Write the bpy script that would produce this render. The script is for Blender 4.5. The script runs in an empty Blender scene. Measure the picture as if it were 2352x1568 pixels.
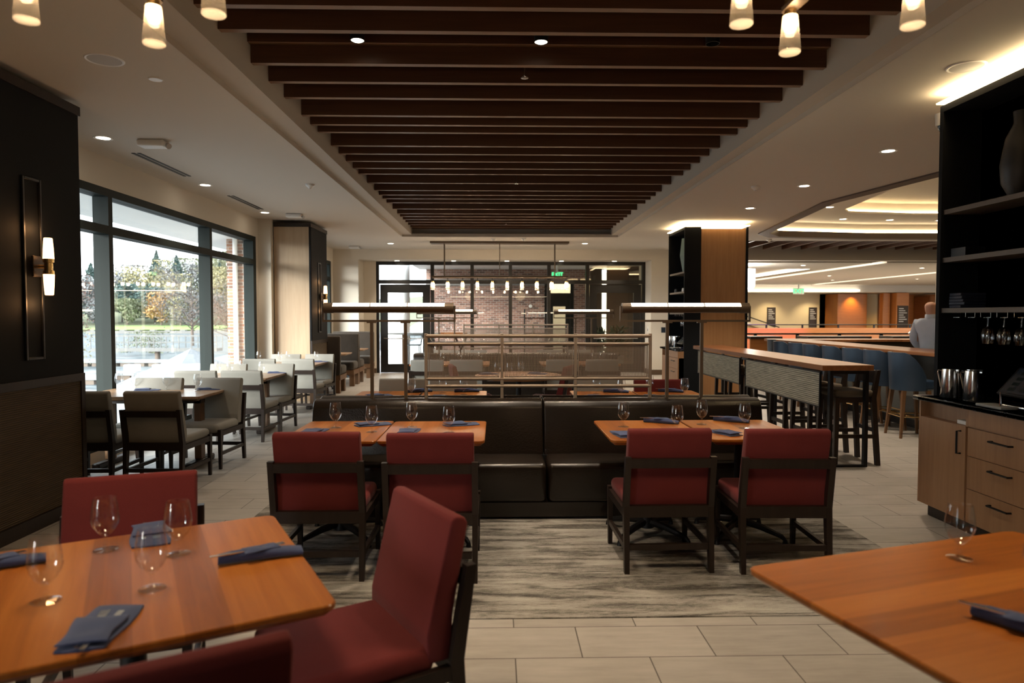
import bpy, bmesh, math, random
from mathutils import Vector, Matrix
R = math.radians
random.seed(7)
SC = bpy.context.scene
COL = SC.collection

# ------------------------------------------------------------------ camera, sky, exposure
cd = bpy.data.cameras.new('camera'); cam = bpy.data.objects.new('camera', cd); COL.objects.link(cam)
cd.sensor_width = 36.0; cd.lens = 24.0; cd.clip_start = 0.05; cd.clip_end = 900
cam.location = (0, 0, 1.55); cam.rotation_euler = (R(90 - 2.19), 0, R(-1.315))
cd.dof.use_dof = True; cd.dof.focus_distance = 6.2; cd.dof.aperture_fstop = 2.2
SC.camera = cam
vs = SC.view_settings
SC.display_settings.display_device = 'sRGB'
vs.view_transform = 'Standard'; vs.look = 'None'; vs.gamma = 1.0; vs.use_curve_mapping = False
vs.exposure = 0.35
wd = bpy.data.worlds.new('sky'); SC.world = wd; wd.use_nodes = True
bg = wd.node_tree.nodes['Background']
bg.inputs[0].default_value = (0.86, 0.93, 1.0, 1); bg.inputs[1].default_value = 3.9
cy = SC.cycles
cy.max_bounces = 7; cy.diffuse_bounces = 3; cy.glossy_bounces = 3; cy.transmission_bounces = 5
cy.transparent_max_bounces = 14; cy.caustics_reflective = False; cy.caustics_refractive = False
cy.sample_clamp_indirect = 4.0; cy.sample_clamp_direct = 0; cy.use_denoising = True
cy.use_adaptive_sampling = True; cy.adaptive_threshold = 0.02

LIGHTK = 1.0
def lamp(kind, name, loc, power, col=(1, .78, .52), rot=(0, 0, 0), parent=None, **kw):
    l = bpy.data.lights.new(name, kind); l.energy = power * LIGHTK; l.color = col
    for k, v in kw.items(): setattr(l, k, v)
    o = bpy.data.objects.new(name, l); COL.objects.link(o); o.location = loc; o.rotation_euler = rot
    if parent: o.parent = parent
    return o
def portal(name, loc, rot, sx, sy):
    o = lamp('AREA', name, loc, 1, (1, 1, 1), rot, shape='RECTANGLE', size=sx, size_y=sy)
    o.data.cycles.is_portal = True
    return o
portal('window_daylight', (-4.12, 9.3, 1.5), (0, R(-90), 0), 2.9, 5.8)
portal('window_daylight', (-4.12, 15.6, 1.85), (0, R(-90), 0), 2.2, 3.4)
portal('window_daylight', (-4.12, -1.3, 1.5), (0, R(-90), 0), 2.9, .8)
# bright, very soft low sun behind the overcast, from the left and slightly behind the camera
lamp('SUN', 'hazy_sun', (-20, -8, 12), 12.5, (1.0, .97, .92), angle=R(38)).rotation_euler = Vector((.62, .72, -.33)).to_track_quat('-Z', 'Y').to_euler()

# ------------------------------------------------------------------ node materials
class NT:
    def __init__(s, name):
        s.m = bpy.data.materials.new(name); s.m.use_nodes = True
        s.t = s.m.node_tree; s.t.nodes.clear()
        s.out = s.t.nodes.new('ShaderNodeOutputMaterial')
    def n(s, kind, ins=None, **props):
        nd = s.t.nodes.new('ShaderNode' + kind)
        for k, v in props.items(): setattr(nd, k, v)
        for k, v in (ins or {}).items():
            sock = nd.inputs[k]
            if hasattr(v, 'is_linked') or isinstance(v, bpy.types.NodeSocket): s.t.links.new(v, sock)
            else: sock.default_value = v
        return nd
    def math(s, op, a, b=0.0, c=None):
        d = {0: a, 1: b}
        if c is not None: d[2] = c
        return s.n('Math', d, operation=op).outputs[0]
    def mix(s, f, a, b, mode='MIX'):
        nd = s.n('Mix', None, data_type='RGBA', blend_type=mode)
        for i, v in ((0, f), (6, a), (7, b)):
            if isinstance(v, bpy.types.NodeSocket): s.t.links.new(v, nd.inputs[i])
            else: nd.inputs[i].default_value = v
        return nd.outputs[2]
    def ramp(s, f, stops):
        nd = s.n('ValToRGB', {0: f}); e = nd.color_ramp.elements
        while len(e) < len(stops): e.new(.5)
        for q, (p, c) in zip(e, stops): q.position = p; q.color = (*c, 1)
        return nd.outputs[0]
    def coord(s, scale=(1, 1, 1), loc=(0, 0, 0), which='Object'):
        tc = s.n('TexCoord')
        return s.n('Mapping', {0: tc.outputs[which], 1: loc, 3: scale}).outputs[0]
    def bump(s, h, strength=.3, dist=.002):
        return s.n('Bump', {'Height': h, 'Strength': strength, 'Distance': dist}).outputs[0]
    def done(s, sh):
        s.t.links.new(sh, s.out.inputs[0]); return s.m
    def bsdf(s, col, rough=.5, metal=0.0, normal=None, coat=0.0, spec=.5, sheen=0.0, **kw):
        d = {'Base Color': col if isinstance(col, bpy.types.NodeSocket) else (*col, 1), 'Roughness': rough, 'Metallic': metal, 'Coat Weight': coat, 'Specular IOR Level': spec, 'Sheen Weight': sheen}
        d.update(kw)
        if normal is not None: d['Normal'] = normal
        return s.n('BsdfPrincipled', d).outputs[0]

M = {}
def plain(name, col, rough=.5, metal=0, **kw):
    t = NT(name); M[name] = t.done(t.bsdf(col, rough, metal, **kw)); return M[name]
def emit(name, col, st):
    t = NT(name); M[name] = t.done(t.n('Emission', {0: (*col, 1), 1: st}).outputs[0]); return M[name]
def wood(name, cols, axis='X', plank=.09, rough=.35, coat=0.0, grain=1.0, spec=.5):
    """planks lie along the given axis; cols: dark..light"""
    t = NT(name)
    tc = t.n('TexCoord'); oi = t.n('ObjectInfo')
    sep = t.n('SeparateXYZ', {0: tc.outputs['Object']})
    ax = 'XYZ'.index(axis); oth = [i for i in range(3) if i != ax]
    rnd = oi.outputs['Random']
    across = sep.outputs[oth[0]]
    sc = [1, 1, 1]; 
    for i in range(3): sc[i] = (1.6 if i == ax else 26.0) * grain
    off = t.math('MULTIPLY', rnd, 37.0)
    cmb = t.n('CombineXYZ', {0: off, 1: off, 2: off})
    v = t.n('VectorMath', {0: tc.outputs['Object'], 1: cmb.outputs[0]}, operation='ADD').outputs[0]
    mp = t.n('Mapping', {0: v, 3: sc}).outputs[0]
    no = t.n('TexNoise', {0: mp, 'Scale': 1.0, 'Detail': 5.0, 'Roughness': .6, 'Distortion': .6})
    if plank:
        idx = t.math('FLOOR', t.math('DIVIDE', across, plank))
        seg = 0.0
        wn = t.n('TexWhiteNoise', {0: t.n('CombineXYZ', {0: idx, 1: seg, 2: off}).outputs[0]}, noise_dimensions='3D')
        f = t.math('ADD', t.math('MULTIPLY', wn.outputs[0], .45), t.math('MULTIPLY', no.outputs[0], .75))
        f = t.math('SUBTRACT', f, .1)
    else:
        f = no.outputs[0]
    col = t.ramp(f, [(.15 + .7 * i / (len(cols) - 1), c) for i, c in enumerate(cols)])
    M[name] = t.done(t.bsdf(col, rough, coat=coat, spec=spec, normal=t.bump(no.outputs[0], .08, .001), **{'Coat Roughness': .12}))
def fabric(name, c1, c2, scale=420, rough=.9, sheen=.15, bump=.35):
    t = NT(name); v = t.coord()
    a = t.n('TexNoise', {0: v, 'Scale': scale, 'Detail': 2.0}); b = t.n('TexNoise', {0: v, 'Scale': 6.0, 'Detail': 2.0})
    f = t.math('ADD', t.math('MULTIPLY', a.outputs[0], .6), t.math('MULTIPLY', b.outputs[0], .4))
    M[name] = t.done(t.bsdf(t.ramp(f, [(.3, c1), (.7, c2)]), rough, sheen=sheen, spec=.2, normal=t.bump(a.outputs[0], bump, .002)))
def leather(name, c1, c2, rough=.32, scale=90):
    t = NT(name); v = t.coord()
    a = t.n('TexVoronoi', {0: v, 'Scale': scale}); b = t.n('TexNoise', {0: v, 'Scale': 3.5, 'Detail': 4.0})
    M[name] = t.done(t.bsdf(t.ramp(b.outputs[0], [(.3, c1), (.7, c2)]), rough, spec=.5, normal=t.bump(t.math('ADD', t.math('MULTIPLY', a.outputs[0], .3), t.math('MULTIPLY', b.outputs[0], .6)), .25, .006)))

wood('table_wood', [(.20, .060, .012), (.34, .108, .019), (.46, .17, .036)], 'X', .115, .3, coat=.06, spec=.22)
wood('window_table_wood', [(.26, .15, .08), (.38, .23, .13), (.47, .31, .19)], 'X', .1, .35, coat=.2)
wood('bar_wood', [(.17, .06, .022), (.30, .12, .045), (.40, .18, .08)], 'Y', .3, .3, coat=.12, spec=.3)
wood('oak_panel', [(.27, .125, .05), (.34, .17, .07), (.40, .215, .095)], 'Z', 0, .42)
wood('oak_cabinet', [(.25, .125, .06), (.31, .165, .082), (.37, .205, .105)], 'Z', 0, .45)
wood('dark_wood', [(.011, .006, .0045), (.019, .011, .008), (.028, .017, .012)], 'Z', 0, .4, spec=.35)
wood('oak_pale', [(.36, .25, .155), (.42, .30, .19), (.47, .35, .23)], 'Z', 0, .45)
wood('ceiling_slat_wood', [(.060, .023, .011), (.088, .035, .016), (.115, .048, .022)], 'X', 0, .5)
wood('slat_underside_lit', [(.135, .075, .042), (.18, .10, .058), (.22, .125, .075)], 'X', 0, .45)  # lighter slat tone, painting in the light that reaches the undersides
wood('lobby_wood', [(.25, .085, .02), (.38, .14, .035), (.48, .2, .06)], 'X', .3, .4)
wood('stool_wood', [(.09, .045, .02), (.14, .07, .03), (.18, .09, .04)], 'Z', 0, .45)
fabric('red_fabric', (.115, .016, .016), (.155, .024, .023), sheen=.06)
fabric('cream_fabric', (.245, .235, .21), (.315, .305, .275), bump=.25)
fabric('booth_fabric', (.026, .021, .017), (.046, .037, .03), 160)
fabric('grey_seat_fabric', (.06, .045, .03), (.085, .065, .045))
fabric('napkin_cloth', (.045, .062, .14), (.065, .09, .19), 600, bump=.2)
fabric('shirt_cloth', (.36, .4, .48), (.48, .52, .6), 300)
fabric('trouser_cloth', (.02, .02, .025), (.03, .03, .035), 300)
leather('brown_leather', (.009, .006, .004), (.017, .011, .008), .27, 70)
leather('blue_leather', (.017, .036, .07), (.03, .056, .1), .36, 120)
plain('black_paint', (.008, .0085, .010), .45)
plain('black_panel', (.007, .008, .010), .7, spec=.15)
plain('shelf_dark', (.11, .085, .065), .5)
plain('dark_clay', (.012, .011, .011), .5)
plain('rear_paint', (.10, .08, .06), .9)
plain('black_metal', (.012, .012, .013), .4, .6)
plain('iron', (.018, .018, .02), .45, .5)
plain('bronze', (.30, .235, .18), .45, .35)
plain('bronze_dark', (.13, .092, .06), .45, .4)
plain('dark_bronze', (.045, .032, .024), .4, .7)
plain('steel', (.72, .71, .69), .18, 1)
plain('chrome', (.85, .85, .86), .08, 1)
plain('gold_metal', (.75, .5, .22), .25, 1)
plain('frame_green_grey', (.013, .019, .018), .6, 0, spec=.2)
plain('storefront_black', (.012, .011, .010), .4, .3)
plain('white_plastic', (.75, .74, .72), .4)
plain('grey_grille', (.5, .5, .5), .7)
plain('ceiling_paint', (.60, .56, .505), .9)
plain('coffer_paint', (.50, .455, .40), .9)
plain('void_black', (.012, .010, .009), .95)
plain('wall_paint', (.68, .63, .55), .9)
plain('lobby_paint', (.68, .57, .38), .9)
plain('trim_brown', (.10, .065, .04), .5)
plain('tray_brown', (.07, .047, .033), .6)
plain('white_concrete', (.20, .215, .225), .8)
plain('round_column_white', (.7, .71, .72), .7)
plain('grey_stone', (.3, .3, .29), .7)
plain('skin', (.48, .26, .18), .55, **{'Subsurface Weight': .1})
plain('white_canvas', (.20, .215, .235), .8)
plain('navy_book', (.012, .016, .035), .6)
plain('bar_front', (.12, .125, .12), .6)
plain('dark_screen', (.02, .03, .045), .12)
plain('green_vase', (.22, .3, .27), .55)
plain('wire_grey', (.16, .19, .21), .5, .3)
plain('dock_wood', (.15, .15, .145), .8)
plain('grass_green', (.20, .34, .09), .9)
plain('bark', (.14, .11, .09), .9)
plain('blue_paint', (.02, .08, .5), .5)
plain('plant_green', (.03, .05, .025), .6)
emit('tube_glow', (1, .80, .56), 15.0)
emit('sconce_glow', (1, .55, .24), 4.2)
emit('bulb_glow', (1, .68, .38), 42.0)
emit('far_bulb_glow', (1, .74, .48), 90.0)
emit('downlight_glow', (1, .86, .66), 14.0)
emit('cove_glow', (1, .74, .40), 15.0)
emit('lobby_cove_glow', (1, .87, .66), 5.0)
emit('pendant_glow', (1, .93, .82), 14.0)
emit('exit_glow', (.05, 1, .25), 2.2)
emit('amber_glow', (1, .52, .08), .9)
emit('lit_window_glow', (1, .62, .2), .55)
emit('status_blue', (.08, .1, 1), 6)

def schlick(t, boost=1.0, base=.04):
    g = t.n('NewGeometry')
    c = t.math('ABSOLUTE', t.n('VectorMath', {0: g.outputs['Incoming'], 1: g.outputs['Normal']}, operation='DOT_PRODUCT').outputs['Value'])
    p = t.math('POWER', t.math('SUBTRACT', 1.0, c), 5.0)
    return t.math('MINIMUM', t.math('MULTIPLY', t.math('ADD', base, t.math('MULTIPLY', p, 1 - base)), boost), 1.0)
def thin_glass(name, tint=(1, 1, 1), ior=1.45, rough=.0, boost=1.0, base=.04):
    t = NT(name)
    f = schlick(t, boost, base)
    tr = t.n('BsdfTransparent', {0: (*tint, 1)}).outputs[0]
    gl = t.n('BsdfGlossy', {0: (1, 1, 1, 1), 'Roughness': rough}).outputs[0]
    M[name] = t.done(t.n('MixShader', {0: f, 1: tr, 2: gl}).outputs[0])
thin_glass('window_glass', (.96, .98, .97), 1.5)
thin_glass('goblet_glass', (.975, .98, .985), 1.5, .0, 1.0, .055)
thin_glass('stem_glass', (.985, .99, .99), 1.5, .02, 1.0, .10)
# pendant glass: clear wall that scatters a little of the bulb's light
t = NT('shade_glass')
a = t.n('MixShader', {0: schlick(t, 1.3), 1: t.n('BsdfTransparent', {0: (.98, .97, .95, 1)}).outputs[0], 2: t.n('BsdfGlossy', {'Roughness': .05}).outputs[0]}).outputs[0]
M['shade_glass'] = t.done(t.n('MixShader', {0: .12, 1: a, 2: t.n('BsdfTranslucent', {0: (1, .93, .8, 1)}).outputs[0]}).outputs[0])

t = NT('frosted_glass'); M['frosted_glass'] = t.done(t.n('MixShader', {0: .35, 1: t.n('BsdfTranslucent', {0: (1, .95, .88, 1)}).outputs[0], 2: t.n('BsdfTransparent', {0: (1, 1, 1, 1)}).outputs[0]}).outputs[0])
# floor tile 0.61 x 0.305 running bond
t = NT('floor_tile')
v = t.coord(loc=(60.0, -3.03 + .305 * 101, 0))
br = t.n('TexBrick', {0: v, 'Scale': 1.0, 'Mortar Size': .0028, 'Mortar Smooth': .1, 'Bias': 0.0, 'Brick Width': .61, 'Row Height': .305, 'Color1': (.0, 0, 0, 1), 'Color2': (1, 1, 1, 1), 'Mortar': (0, 0, 0, 1)}, offset=.5)
st = t.n('TexNoise', {0: t.coord((2.2, 16, 1)), 'Scale': 1.6, 'Detail': 6.0, 'Roughness': .65})
cl = t.n('TexNoise', {0: t.coord((1, 1.6, 1)), 'Scale': 3.0, 'Detail': 3.0})
f = t.math('ADD', t.math('MULTIPLY', st.outputs[0], .55), t.math('ADD', t.math('MULTIPLY', cl.outputs[0], .35), t.math('MULTIPLY', br.outputs[0], .12)))
c = t.ramp(f, [(.3, (.285, .265, .24)), (.5, (.365, .343, .315)), (.7, (.44, .415, .385))])
c = t.mix(br.outputs[1], c, (.05, .042, .035, 1))
M['floor_tile'] = t.done(t.bsdf(c, .42, spec=.4, normal=t.bump(br.outputs[1], -.4, .002)))
# carpet with horizontal worn streaks
t = NT('carpet')
a = t.n('TexNoise', {0: t.coord((1.3, 9, 1)), 'Scale': 1.5, 'Detail': 3.0, 'Roughness': .55, 'Distortion': .8})
d = t.n('TexNoise', {0: t.coord((22, 120, 1)), 'Scale': 1.0, 'Detail': 2.0, 'Roughness': .6})
b = t.n('TexNoise', {0: t.coord((1.1, 1.9, 1)), 'Scale': 1.3, 'Detail': 2.0})
g = t.n('TexNoise', {0: t.coord(), 'Scale': 200.0})
f = t.math('ADD', t.math('ADD', t.math('MULTIPLY', a.outputs[0], .75), t.math('MULTIPLY', d.outputs[0], .30)), t.math('ADD', t.math('MULTIPLY', b.outputs[0], .3), t.math('MULTIPLY', g.outputs[0], .2)))
c = t.ramp(f, [(.60, (.055, .051, .046)), (.70, (.13, .122, .11)), (.79, (.27, .255, .232)), (.95, (.40, .385, .355))])
M['carpet'] = t.done(t.bsdf(c, .97, spec=.1, normal=t.bump(g.outputs[0], .5, .004)))
# rattan / wicker panel
def wicker(name, c1, c2, sz=95.0):
    t = NT(name); tc = t.coord(); s = t.n('SeparateXYZ', {0: tc})
    w = t.math('SINE', t.math('MULTIPLY', s.outputs[2], sz * 2))
    w2 = t.math('SINE', t.math('MULTIPLY', t.math('ADD', s.outputs[0], s.outputs[1]), sz * 6))
    no = t.n('TexNoise', {0: t.coord((3, 3, 60)), 'Scale': 2.0, 'Detail': 3.0})
    f = t.math('ADD', t.math('MULTIPLY', w, .28), t.math('ADD', t.math('MULTIPLY', w2, .06), t.math('MULTIPLY', no.outputs[0], 1.0)))
    M[name] = t.done(t.bsdf(t.ramp(f, [(.2, c1), (.8, c2)]), .7, normal=t.bump(w, .5, .004)))
wicker('wicker_brown', (.03, .018, .007), (.10, .062, .026), 210.0)
wicker('reed_panel', (.10, .085, .055), (.46, .40, .29), 150.0)
# black stone with light veins
t = NT('black_stone'); a = t.n('TexNoise', {0: t.coord(), 'Scale': 14.0, 'Detail': 9.0, 'Distortion': 2.5})
M['black_stone'] = t.done(t.bsdf(t.ramp(a.outputs[0], [(.5, (.012, .013, .015)), (.62, (.03, .032, .035)), (.70, (.2, .2, .2))]), .18))
# brick
def bricks(name, cols, sc=1.0, plane='XZ'):
    t = NT(name); tc = t.n('TexCoord'); s = t.n('SeparateXYZ', {0: tc.outputs['Object']})
    u = t.math('ADD', s.outputs[0], s.outputs[1]) if plane == 'XYZ' else s.outputs['XYZ'.index(plane[0])]
    v = t.n('CombineXYZ', {0: u, 1: s.outputs[2], 2: 0.0}).outputs[0]
    b = t.n('TexBrick', {0: v, 'Scale': 1.0, 'Mortar Size': .006, 'Brick Width': .19, 'Row Height': .063, 'Color1': (0, 0, 0, 1), 'Color2': (1, 1, 1, 1), 'Bias': 0.0})
    wn = t.n('TexNoise', {0: v, 'Scale': 2.2, 'Detail': 3.0})
    f = t.math('ADD', t.math('MULTIPLY', b.outputs[0], .6), t.math('MULTIPLY', wn.outputs[0], .4))
    c = t.mix(b.outputs[1], t.ramp(f, [(.15, cols[0]), (.45, cols[1]), (.8, cols[2])]), (.46, .43, .39, 1))
    M[name] = t.done(t.bsdf(c, .85, normal=t.bump(b.outputs[1], -.6, .006)))
bricks('brick', [(.10, .06, .05), (.24, .115, .085), (.36, .2, .15)])
bricks('brick_pier', [(.11, .08, .07), (.30, .14, .09), (.42, .24, .16)], plane='XYZ')
# foliage
def foliage(name, c1, c2):
    t = NT(name); g = t.n('NewGeometry'); a = t.n('TexNoise', {0: t.coord(), 'Scale': .9, 'Detail': 3.0})
    f = t.math('ADD', t.math('MULTIPLY', g.outputs['Random Per Island'], .6), t.math('MULTIPLY', a.outputs[0], .4))
    M[name] = t.done(t.bsdf(t.ramp(f, [(.2, c1), (.8, c2)]), .8, spec=.2))
foliage('leaf_dark', (.045, .078, .072), (.10, .15, .14)); foliage('leaf_yellow', (.19, .175, .09), (.31, .28, .16))
foliage('leaf_orange', (.28, .16, .07), (.42, .27, .12)); foliage('leaf_grey', (.105, .11, .112), (.18, .185, .19))
foliage('leaf_rust', (.085, .055, .048), (.17, .105, .085)); foliage('leaf_olive', (.12, .135, .085), (.21, .225, .14))
t = NT('lake'); a = t.n('TexNoise', {0: t.coord((.45, 2.4, 1)), 'Scale': 1.3, 'Detail': 5.0, 'Roughness': .65})
M['lake'] = t.done(t.bsdf(t.ramp(a.outputs[0], [(.38, (.045, .06, .07)), (.52, (.12, .14, .15)), (.66, (.24, .26, .27))]), .4, spec=.02))

# ------------------------------------------------------------------ mesh builder
class B:
    def __init__(s): s.bm = bmesh.new(); s.mi = 0
    def _tag(s, n0):
        s.bm.faces.ensure_lookup_table()
        for f in s.bm.faces[n0:]: f.material_index = s.mi
        return s
    def box(s, x0, x1, y0, y1, z0, z1, r=0, seg=2, mat=None):
        n0 = len(s.bm.faces); v0 = len(s.bm.verts)
        tmp = bmesh.new(); bmesh.ops.create_cube(tmp, size=1)
        for v in tmp.verts: v.co = Vector(((x0 + x1) / 2 + v.co.x * (x1 - x0), (y0 + y1) / 2 + v.co.y * (y1 - y0), (z0 + z1) / 2 + v.co.z * (z1 - z0)))
        if r: bmesh.ops.bevel(tmp, geom=tmp.edges[:], offset=r, segments=seg, profile=.5, affect='EDGES', clamp_overlap=True)
        s.join(tmp, mat); return s._tag(n0)
    def join(s, tmp, mat=None):
        if mat is not None: bmesh.ops.transform(tmp, matrix=mat, verts=tmp.verts)
        mp = {}
        for v in tmp.verts: mp[v] = s.bm.verts.new(v.co)
        for f in tmp.faces:
            try: s.bm.faces.new([mp[v] for v in f.verts])
            except ValueError: pass
        tmp.free()
    def hexa(s, lo, hi, z0, z1):
        """tapered box; lo/hi = (x0,x1,y0,y1) at z0 / z1"""
        n0 = len(s.bm.faces)
        P = [s.bm.verts.new(p) for (a, z) in ((lo, z0), (hi, z1)) for p in ((a[0], a[2], z), (a[1], a[2], z), (a[1], a[3], z), (a[0], a[3], z))]
        for q in ((3, 2, 1, 0), (4, 5, 6, 7), (0, 1, 5, 4), (1, 2, 6, 5), (2, 3, 7, 6), (3, 0, 4, 7)): s.bm.faces.new([P[i] for i in q])
        return s._tag(n0)
    def prism(s, pts, a, b, axis='X', r=0, seg=3):
        """polygon pts (2D, in the plane across axis) extruded from a to b"""
        n0 = len(s.bm.faces); tmp = bmesh.new()
        def mk(p, q): return {'X': (q, p[0], p[1]), 'Y': (p[0], q, p[1]), 'Z': (p[0], p[1], q)}[axis]
        A = [tmp.verts.new(mk(p, a)) for p in pts]; Bv = [tmp.verts.new(mk(p, b)) for p in pts]; n = len(pts)
        tmp.faces.new(A[::-1]); tmp.faces.new(Bv)
        for i in range(n): tmp.faces.new((A[i], A[(i + 1) % n], Bv[(i + 1) % n], Bv[i]))
        bmesh.ops.recalc_face_normals(tmp, faces=tmp.faces[:])
        if r: bmesh.ops.bevel(tmp, geom=tmp.edges[:], offset=r, segments=seg, profile=.5, affect='EDGES', clamp_overlap=True)
        s.join(tmp); return s._tag(n0)
    def cyl(s, p0, p1, r0, r1=None, seg=12, cap=True):
        return s.tube([p0, p1], [r0, r0 if r1 is None else r1], seg, cap)
    def tube(s, pts, r, seg=8, cap=True, ring=False):
        n0 = len(s.bm.faces); pts = [Vector(p) for p in pts]; n = len(pts)
        rr = r if isinstance(r, (list, tuple)) else [r] * n; rings = []
        d0 = (pts[1] - pts[0]).normalized()
        up = Vector((0, 0, 1)) if abs(d0.z) < .9 else Vector((1, 0, 0))
        for i, p in enumerate(pts):
            d = (pts[min(i + 1, n - 1)] - pts[max(i - 1, 0)]).normalized()
            x = d.cross(up).normalized(); y = x.cross(d).normalized(); up = y
            rings.append([s.bm.verts.new(p + x * math.cos(2 * math.pi * k / seg) * rr[i] + y * math.sin(2 * math.pi * k / seg) * rr[i]) for k in range(seg)])
        for a, b in zip(rings, rings[1:]):
            for k in range(seg): s.bm.faces.new((a[k], b[k], b[(k + 1) % seg], a[(k + 1) % seg]))
        if cap: s.bm.faces.new(rings[0]); s.bm.faces.new(rings[-1][::-1])
        return s._tag(n0)
    def lathe(s, prof, seg=24, c=(0, 0, 0), closed=False, a0=0):
        n0 = len(s.bm.faces); rings = []
        for (r, z) in prof:
            if r < 1e-5: rings.append([s.bm.verts.new((c[0], c[1], c[2] + z))])
            else: rings.append([s.bm.verts.new((c[0] + r * math.cos(a0 + 2 * math.pi * k / seg), c[1] + r * math.sin(a0 + 2 * math.pi * k / seg), c[2] + z)) for k in range(seg)])
        if closed: rings.append(rings[0])
        for a, b in zip(rings, rings[1:]):
            for k in range(seg):
                k2 = (k + 1) % seg
                if len(a) == 1 and len(b) == 1: continue
                if len(a) == 1: s.bm.faces.new((a[0], b[k2], b[k]))
                elif len(b) == 1: s.bm.faces.new((a[k], a[k2], b[0]))
                else: s.bm.faces.new((a[k], a[k2], b[k2], b[k]))
        return s._tag(n0)
    def face(s, *pts):
        n0 = len(s.bm.faces); s.bm.faces.new([s.bm.verts.new(p) for p in pts]); return s._tag(n0)
    def move(s, m):
        bmesh.ops.transform(s.bm, matrix=m, verts=s.bm.verts); return s
    def obj(s, name, mats, parent=None, loc=(0, 0, 0), rz=0, smooth=40):
        me = bpy.data.meshes.new(name); bmesh.ops.recalc_face_normals(s.bm, faces=s.bm.faces[:]) if smooth is not None else None
        s.bm.to_mesh(me); s.bm.free()
        for m in (mats if isinstance(mats, (list, tuple)) else [mats]): me.materials.append(M[m])
        if smooth:
            me.polygons.foreach_set('use_smooth', [True] * len(me.polygons)); me.set_sharp_from_angle(angle=R(smooth))
        o = bpy.data.objects.new(name, me); COL.objects.link(o); o.location = loc; o.rotation_euler = (0, 0, rz)
        if parent is not None: o.parent = parent
        return o

def tag(o, label, cat, group=None):
    o['label'] = label; o['category'] = cat
    if group: o['group'] = group
    return o
def thing(name, label, cat, loc=(0, 0, 0), rz=0, group=None):
    o = bpy.data.objects.new(name, None); COL.objects.link(o); o.empty_display_size = .1
    o.location = loc; o.rotation_euler = (0, 0, rz)
    return tag(o, label, cat, group)
def struct(o):
    o['kind'] = 'structure'; return o
def copy_tree(o, parent=None):
    c = o.copy(); COL.objects.link(c)
    if parent is not None: c.parent = parent
    for ch in list(o.children): copy_tree(ch, c)
    return c
USED = set()
def place(proto, label, loc, rz=0, group=None, cat=None):
    """first call uses the prototype itself, later calls copy it with its parts"""
    if proto.name in USED: o = copy_tree(proto)
    else: USED.add(proto.name); o = proto
    o.location = loc; o.rotation_euler = (0, 0, rz); o['label'] = label
    if cat: o['category'] = cat
    if group: o['group'] = group
    elif 'group' in o: del o['group']
    return o
ORD = 'first second third fourth fifth sixth seventh eighth ninth tenth eleventh twelfth thirteenth fourteenth fifteenth sixteenth seventeenth eighteenth nineteenth twentieth'.split()
ORD += ['twenty-' + w for w in ORD[:9]] + ['thirtieth'] + ['thirty-' + w for w in ORD[:9]]
# ================================================================== SETTING
H = 3.25
CX0, CX1, CY0, CY1 = -2.04, 2.65, 0.6, 14.9          # ceiling coffer
b = B(); b.box(-4.5, 24.5, -8.2, 34.5, -.1, 0); struct(b.obj('floor', 'floor_tile', smooth=None))
# main ceiling pieces around the coffer, the bar tray and the slatted strip by the lobby
TRAY = [(5.8, 6.4), (5.39, 8.23), (5.08, 10.22), (5.60, 13.95), (6.04, 14.52), (8.12, 14.88), (13, 14.85), (13, 6.2)]
b = B()
def flat(bb, pts, z): bb.face(*[(x, y, z) for x, y in pts])
flat(b, [(-4.5, -8.2), (CX0, -8.2), (CX0, 18.3), (-4.5, 18.3)], H)
flat(b, [(CX0, -8.2), (CX1, -8.2), (CX1, CY0), (CX0, CY0)], H)
flat(b, [(CX0, CY1), (CX1, CY1), (CX1, 18.3), (CX0, 18.3)], H)
flat(b, [(CX1, -8.2), (17, -8.2), (17, 6.2), (13, 6.2), TRAY[0], (CX1, CY0)], H)
flat(b, [(CX1, CY0)] + TRAY[0:5] + [(CX1, 14.52)], H)
flat(b, [(CX1, 14.52), TRAY[4], TRAY[5], TRAY[6], (17, 14.85), (17, 15.55), (CX1, 15.55)], H)
flat(b, [(CX1, 15.55), (4.7, 15.55), (4.7, 17.75), (CX1, 17.75)], H)
flat(b, [(13, 6.2), (17, 6.2), (17, 14.85), (13, 14.85)], H)
flat(b, [(15, 15.55), (17, 15.55), (17, 18), (15, 18)], H)
for f in b.bm.faces:
    f.normal_update()
    if f.normal.z > 0: f.normal_flip()
struct(b.obj('ceiling', 'ceiling_paint', smooth=None))
# coffer: lip, ledge, upright face, dark void above the slats
LX0, LX1, LY0, LY1 = -1.83, 2.51, .8, 15.08
b = B(); z1 = 3.297; z2 = 3.72
for (xa, xb, ya, yb, za, zb) in ((CX0 - .02, CX0, CY0, CY1, H + .002, z1), (CX1, CX1 + .02, CY0, CY1, H + .002, z1), (CX0, CX1, CY0 - .02, CY0, H + .002, z1), (CX0, CX1, CY1, CY1 + .02, H + .002, z1),
                                 (CX0, LX0 - .02, CY0, CY1 + .02, z1, z1 + .02), (LX1 + .02, CX1, CY0, CY1 + .02, z1, z1 + .02), (LX0, LX1, CY0, LY0 - .02, z1, z1 + .02),
                                 (LX0 - .02, LX0, LY0, LY1, z1, z2), (LX1, LX1 + .02, LY0, LY1, z1, z2), (LX0, LX1, LY0 - .02, LY0, z1, z2), (LX0, LX1, LY1, LY1 + .02, z1, z2), (LX0, LX1, CY1, LY1, z1, z1 + .02)):
    b.box(xa, xb, ya, yb, za, zb)
struct(b.obj('trim_1', 'coffer_paint', smooth=None))
b = B(); b.box(LX0, LX1, LY0, LY1, z2, z2 + .02); struct(b.obj('ceiling_recess', 'void_black', smooth=None))
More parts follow.
